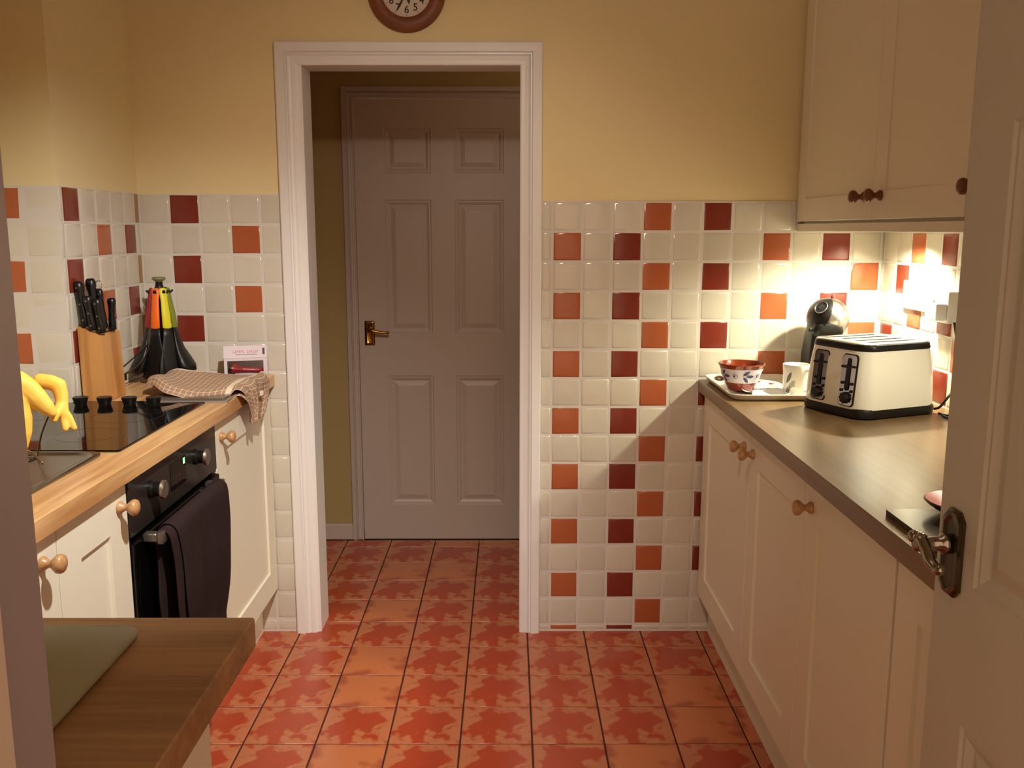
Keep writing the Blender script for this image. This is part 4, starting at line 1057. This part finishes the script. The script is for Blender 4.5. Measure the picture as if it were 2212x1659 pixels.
# black crescent front of the head
bm = bmesh.new(); bmesh.ops.create_uvsphere(bm, u_segments=40, v_segments=24, radius=1, matrix=Matrix.Translation((.866, -.158, HZ - .001)) @ Matrix.Diagonal((.060, .078, .0655, 1)))
cut = B(.846, 1.2, -.5, .3, .9, 1.4); bmesh.ops.transform(cut, matrix=Matrix.Translation((.846, -.15, HZ)) @ Matrix.Rotation(math.radians(22), 4, 'Y') @ Matrix.Translation((-.846, .15, -HZ)), verts=cut.verts)
bm = boolean_cut(bm, cut)
front = obj('front_cover', bm, M_BLACK, t, smooth=True, angle=50)
# black lower housing, capsule slot and column
bm = bmesh.new()
def rsec(x0, x1, y0, y1, z, r): return [((x0 + x1) / 2 + x, (y0 + y1) / 2 + y, z) for x, y in rrect(x1 - x0, y1 - y0, r, 5)]
loft(bm, [rsec(.812, .905, -.215, -.120, ZT + .170, .02), rsec(.810, .905, -.222, -.118, ZT + .185, .02), rsec(.812, .900, -.225, -.118, ZT + .200, .02), rsec(.815, .890, -.222, -.118, ZT + .210, .02)])
obj('brew_housing', bm, M_BLACKM, t, smooth=True, angle=50)
bm = bmesh.new()
loft(bm, [rsec(.798, .902, -.228, -.110, ZT + .0, .02), rsec(.799, .902, -.225, -.110, ZT + .03, .02), rsec(.801, .904, -.218, -.110, ZT + .11, .02), rsec(.810, .905, -.210, -.110, ZT + .18, .02)])
obj('column', bm, M_BLACKM, t, smooth=True, angle=50)
obj('lock_lever', tube(bmesh.new(), [(.808, -.20, ZT + .190), (.796, -.20, ZT + .190)], .005, 10), M_BLACK, t, smooth=True)
obj('water_knob', lathe(bmesh.new(), [(.004, 0), (.0075, .004), (.0085, .010), (.005, .015)], 14, Matrix.Translation((.886, -.150, HZ + .059))), mat('knob_brown', (92, 40, 32), .3), t, smooth=True)
# badge with a ring
bn = Vector((-.60, -.62, .60)).normalized()
bc = Vector((.866, -.158, HZ)) + Vector((bn.x * .061, bn.y * .079, bn.z * .0665))
bn2 = Vector((bn.x / .06, bn.y / .078, bn.z / .0655)).normalized()
bd = obj('badge', lathe(bmesh.new(), [(.0200, 0), (.0200, .0018), (.0185, .0022), (.0180, .0014)], 28, align(bc, bn2)), mat('badge_dark', (30, 34, 38), .3), t, smooth=True, angle=40)
obj('badge_ring', lathe(bmesh.new(), [(.0212, .0006), (.0212, .0028), (.0188, .0030), (.0188, .0018)], 28, align(bc, bn2), False, False), M_SATIN, bd, smooth=True)
mt = align(bc + bn2 * .0022, bn2)
for k, (hw, yy) in enumerate(((.006, .006), (.008, .002), (.008, -.002), (.006, -.006))):
    bm = B(-hw, hw, yy - .0010, yy + .0010, 0, .0004)
    bmesh.ops.transform(bm, matrix=mt @ Matrix.Rotation(math.radians(70), 4, 'Z'), verts=bm.verts); obj('badge_line', bm, M_SATIN, bd)

# ------------------------------------------------------------------ toaster
TA = math.radians(23)
t = thing('toaster', 'cream four-slice toaster with chrome control panels and black base', 'toaster', (.866, -.528, ZT), TA)
def TS(w_, d_, z, r=.045): return [(x, y, z) for x, y in rrect(w_, d_, r, 7)]
obj('base', loft(bmesh.new(), [TS(.272, .232, .0), TS(.284, .246, .004), TS(.286, .248, .020), TS(.278, .240, .030)]), M_BLACKM, t, smooth=True, angle=45, world=False)
body = []
for f in (0, .06, .2, .4, .6, .8, .94, 1):
    z = .026 + f * .158; w_ = .282 - .030 * f ** 2.1; d_ = .244 - .024 * f ** 2.1; body.append(TS(w_, d_, z, .05 - .006 * f))
obj('shell', loft(bmesh.new(), body), M_CTOAST, t, smooth=True, angle=45, world=False)
obj('top_rim', loft(bmesh.new(), [TS(.254, .222, .181), TS(.256, .224, .184), TS(.252, .220, .196), TS(.247, .215, .198)]), M_BLACKM, t, smooth=True, angle=45, world=False)
bm = loft(bmesh.new(), [TS(.242, .210, .192, .036), TS(.242, .210, .200, .036), TS(.236, .204, .2015, .034)])
cut = bmesh.new()
for y in (-.070, -.026, .026, .070): loft(cut, [[(x, y + yy, z) for x, yy in rrect(.165, .020, .006, 3)] for z in (.194, .215)])
obj('chrome_top', boolean_cut(bm, cut), mat('brushed_top', (225, 222, 214), .22, metal=.9), t, smooth=True, angle=30, world=False)
for y in (-.070, -.026, .026, .070): obj('slot_wire', B(-.078, .078, y - .0004, y + .0004, .1945, .199), M_STEEL, t, world=False)
for cy_ in (-.062, .045):
    def lx(z): f = (z - .026) / .158; return -(.282 - .030 * max(0, f) ** 2.1) / 2
    def strip(w_, zc, h_, off, r, m, nm, par, yo=0.0, thick=.002):
        pts = rrect(w_, h_, r, 5)
        bm = loft(bmesh.new(), [[(lx(zc + z) - o_, cy_ + yo + y, zc + z) for y, z in pts] for o_ in (off, off + thick)])
        bmesh.ops.recalc_face_normals(bm, faces=bm.faces)
        return obj(nm, bm, m, par, smooth=True, angle=40, world=False)
    bz = strip(.058, .102, .140, -.0015, .012, mat('panel_surround', (40, 24, 14), .4) if cy_ < 0 else bpy.data.materials['panel_surround'], 'panel_surround', t)
    cp = strip(.052, .102, .134, .0006, .010, M_CHROME, 'control_panel', t)
    strip(.015, .118, .088, .0022, .007, M_BLACK, 'lever_slot', cp, thick=.0006)
    strip(.034, .139, .006, .0030, .002, M_BLACK, 'lever', cp, thick=.010)
    for yo, z in ((-.017, .094), (.017, .094), (-.018, .074), (.018, .074)):
        obj('button', lathe(bmesh.new(), [(.0042, 0), (.0042, .002), (.003, .003)], 12, align(Vector((lx(z) - .002, cy_ + yo, z)), (-1, 0, 0))), M_BLACK, cp, smooth=True, world=False)
    gear = []
    for r_, z_ in ((1, 0), (1, .008), (.85, .010)):
        gear.append([((.0145 + .0012 * math.cos(8 * q)) * r_ * math.cos(q), (.0145 + .0012 * math.cos(8 * q)) * r_ * math.sin(q), z_) for q in [2 * PI * i / 48 for i in range(48)]])
    bm = loft(bmesh.new(), gear); bmesh.ops.transform(bm, matrix=align(Vector((lx(.055) - .002, cy_, .055)), (-1, 0, 0)), verts=bm.verts)
    obj('browning_dial', bm, M_BLACK, cp, smooth=True, angle=40, world=False)
tc_ = obj('power_cord', tube(bmesh.new(), spline([(1.020, -.600, .922), (1.030, -.612, .930), (1.045, -.618, .955), (1.070, -.612, .985), (1.080, -.60, 1.03), (1.081, -.575, 1.10), (1.076, -.56, 1.155)], 8), .0035, 8), M_BLACK, smooth=True)
tag(tc_, 'black power cord rising from the toaster to the socket', 'cord')
tc_ = obj('power_cord', tube(bmesh.new(), spline([(1.030, -.606, .9105), (1.045, -.625, .9098), (1.070, -.648, .9098), (1.080, -.672, .9098), (1.060, -.690, .9098), (1.03, -.665, .9098), (1.028, -.635, .9105)], 8), .0035, 8), M_BLACK, smooth=True)
tag(tc_, 'loop of black cord lying on the worktop by the toaster', 'cord')

# sockets on the right wall
t = thing('wall_socket', 'white double socket on the tiles behind the toaster', 'socket', (1.09, -.265, 1.20))
obj('face_plate', B(1.086, 1.0945, -.340, -.196, 1.165, 1.251, .002, 2), M_WPLAST, t)
obj('switch', B(1.083, 1.0865, -.255, -.245, 1.222, 1.238, .001), M_WPLAST, t)
obj('switch', B(1.083, 1.0865, -.290, -.280, 1.222, 1.238, .001), M_WPLAST, t)
t = thing('wall_socket', 'white switched socket box on the wall beside the open door', 'socket', (1.08, -.50, 1.19))
obj('back_box', B(1.060, 1.0945, -.552, -.412, 1.150, 1.238, .003, 2), M_WPLAST, t)
obj('switch', B(1.0555, 1.0605, -.470, -.458, 1.190, 1.212, .001), mat('switch_grey', (150, 150, 154), .4), t)
obj('plug', B(1.030, 1.0602, -.548, -.505, 1.158, 1.205, .004, 2), M_WPLAST, t)

# dark slab and pink candle dish near the door
o = slab('glass_scale', 'flat black glass square near the front of the right worktop', 'kitchen scale', .665, -1.635, .282, .285, ZT, ZT + .011, 0, mat('slate_glass', (70, 62, 54), .22), .003)
t = thing('candle_dish', 'small round glass dish of coral pink on the black square', 'dish', (.648, -1.53, ZT + .011))
obj('dish_body', lathe(bmesh.new(), [(.030, 0), (.034, .002), (.052, .011), (.064, .019), (.069, .024), (.066, .026), (.050, .018), (.034, .011), (0, .010)], 40, Matrix.Translation((.648, -1.53, ZT + .011))), M_DARKM, t, smooth=True, angle=60)
obj('pink_lining', lathe(bmesh.new(), [(.066, .0262), (.050, .0186), (.034, .0116), (0, .0106)], 40, Matrix.Translation((.648, -1.53, ZT + .0112)), cap0=False, cap1=False), mat('coral_pink', (226, 104, 96), .35), t, smooth=True)
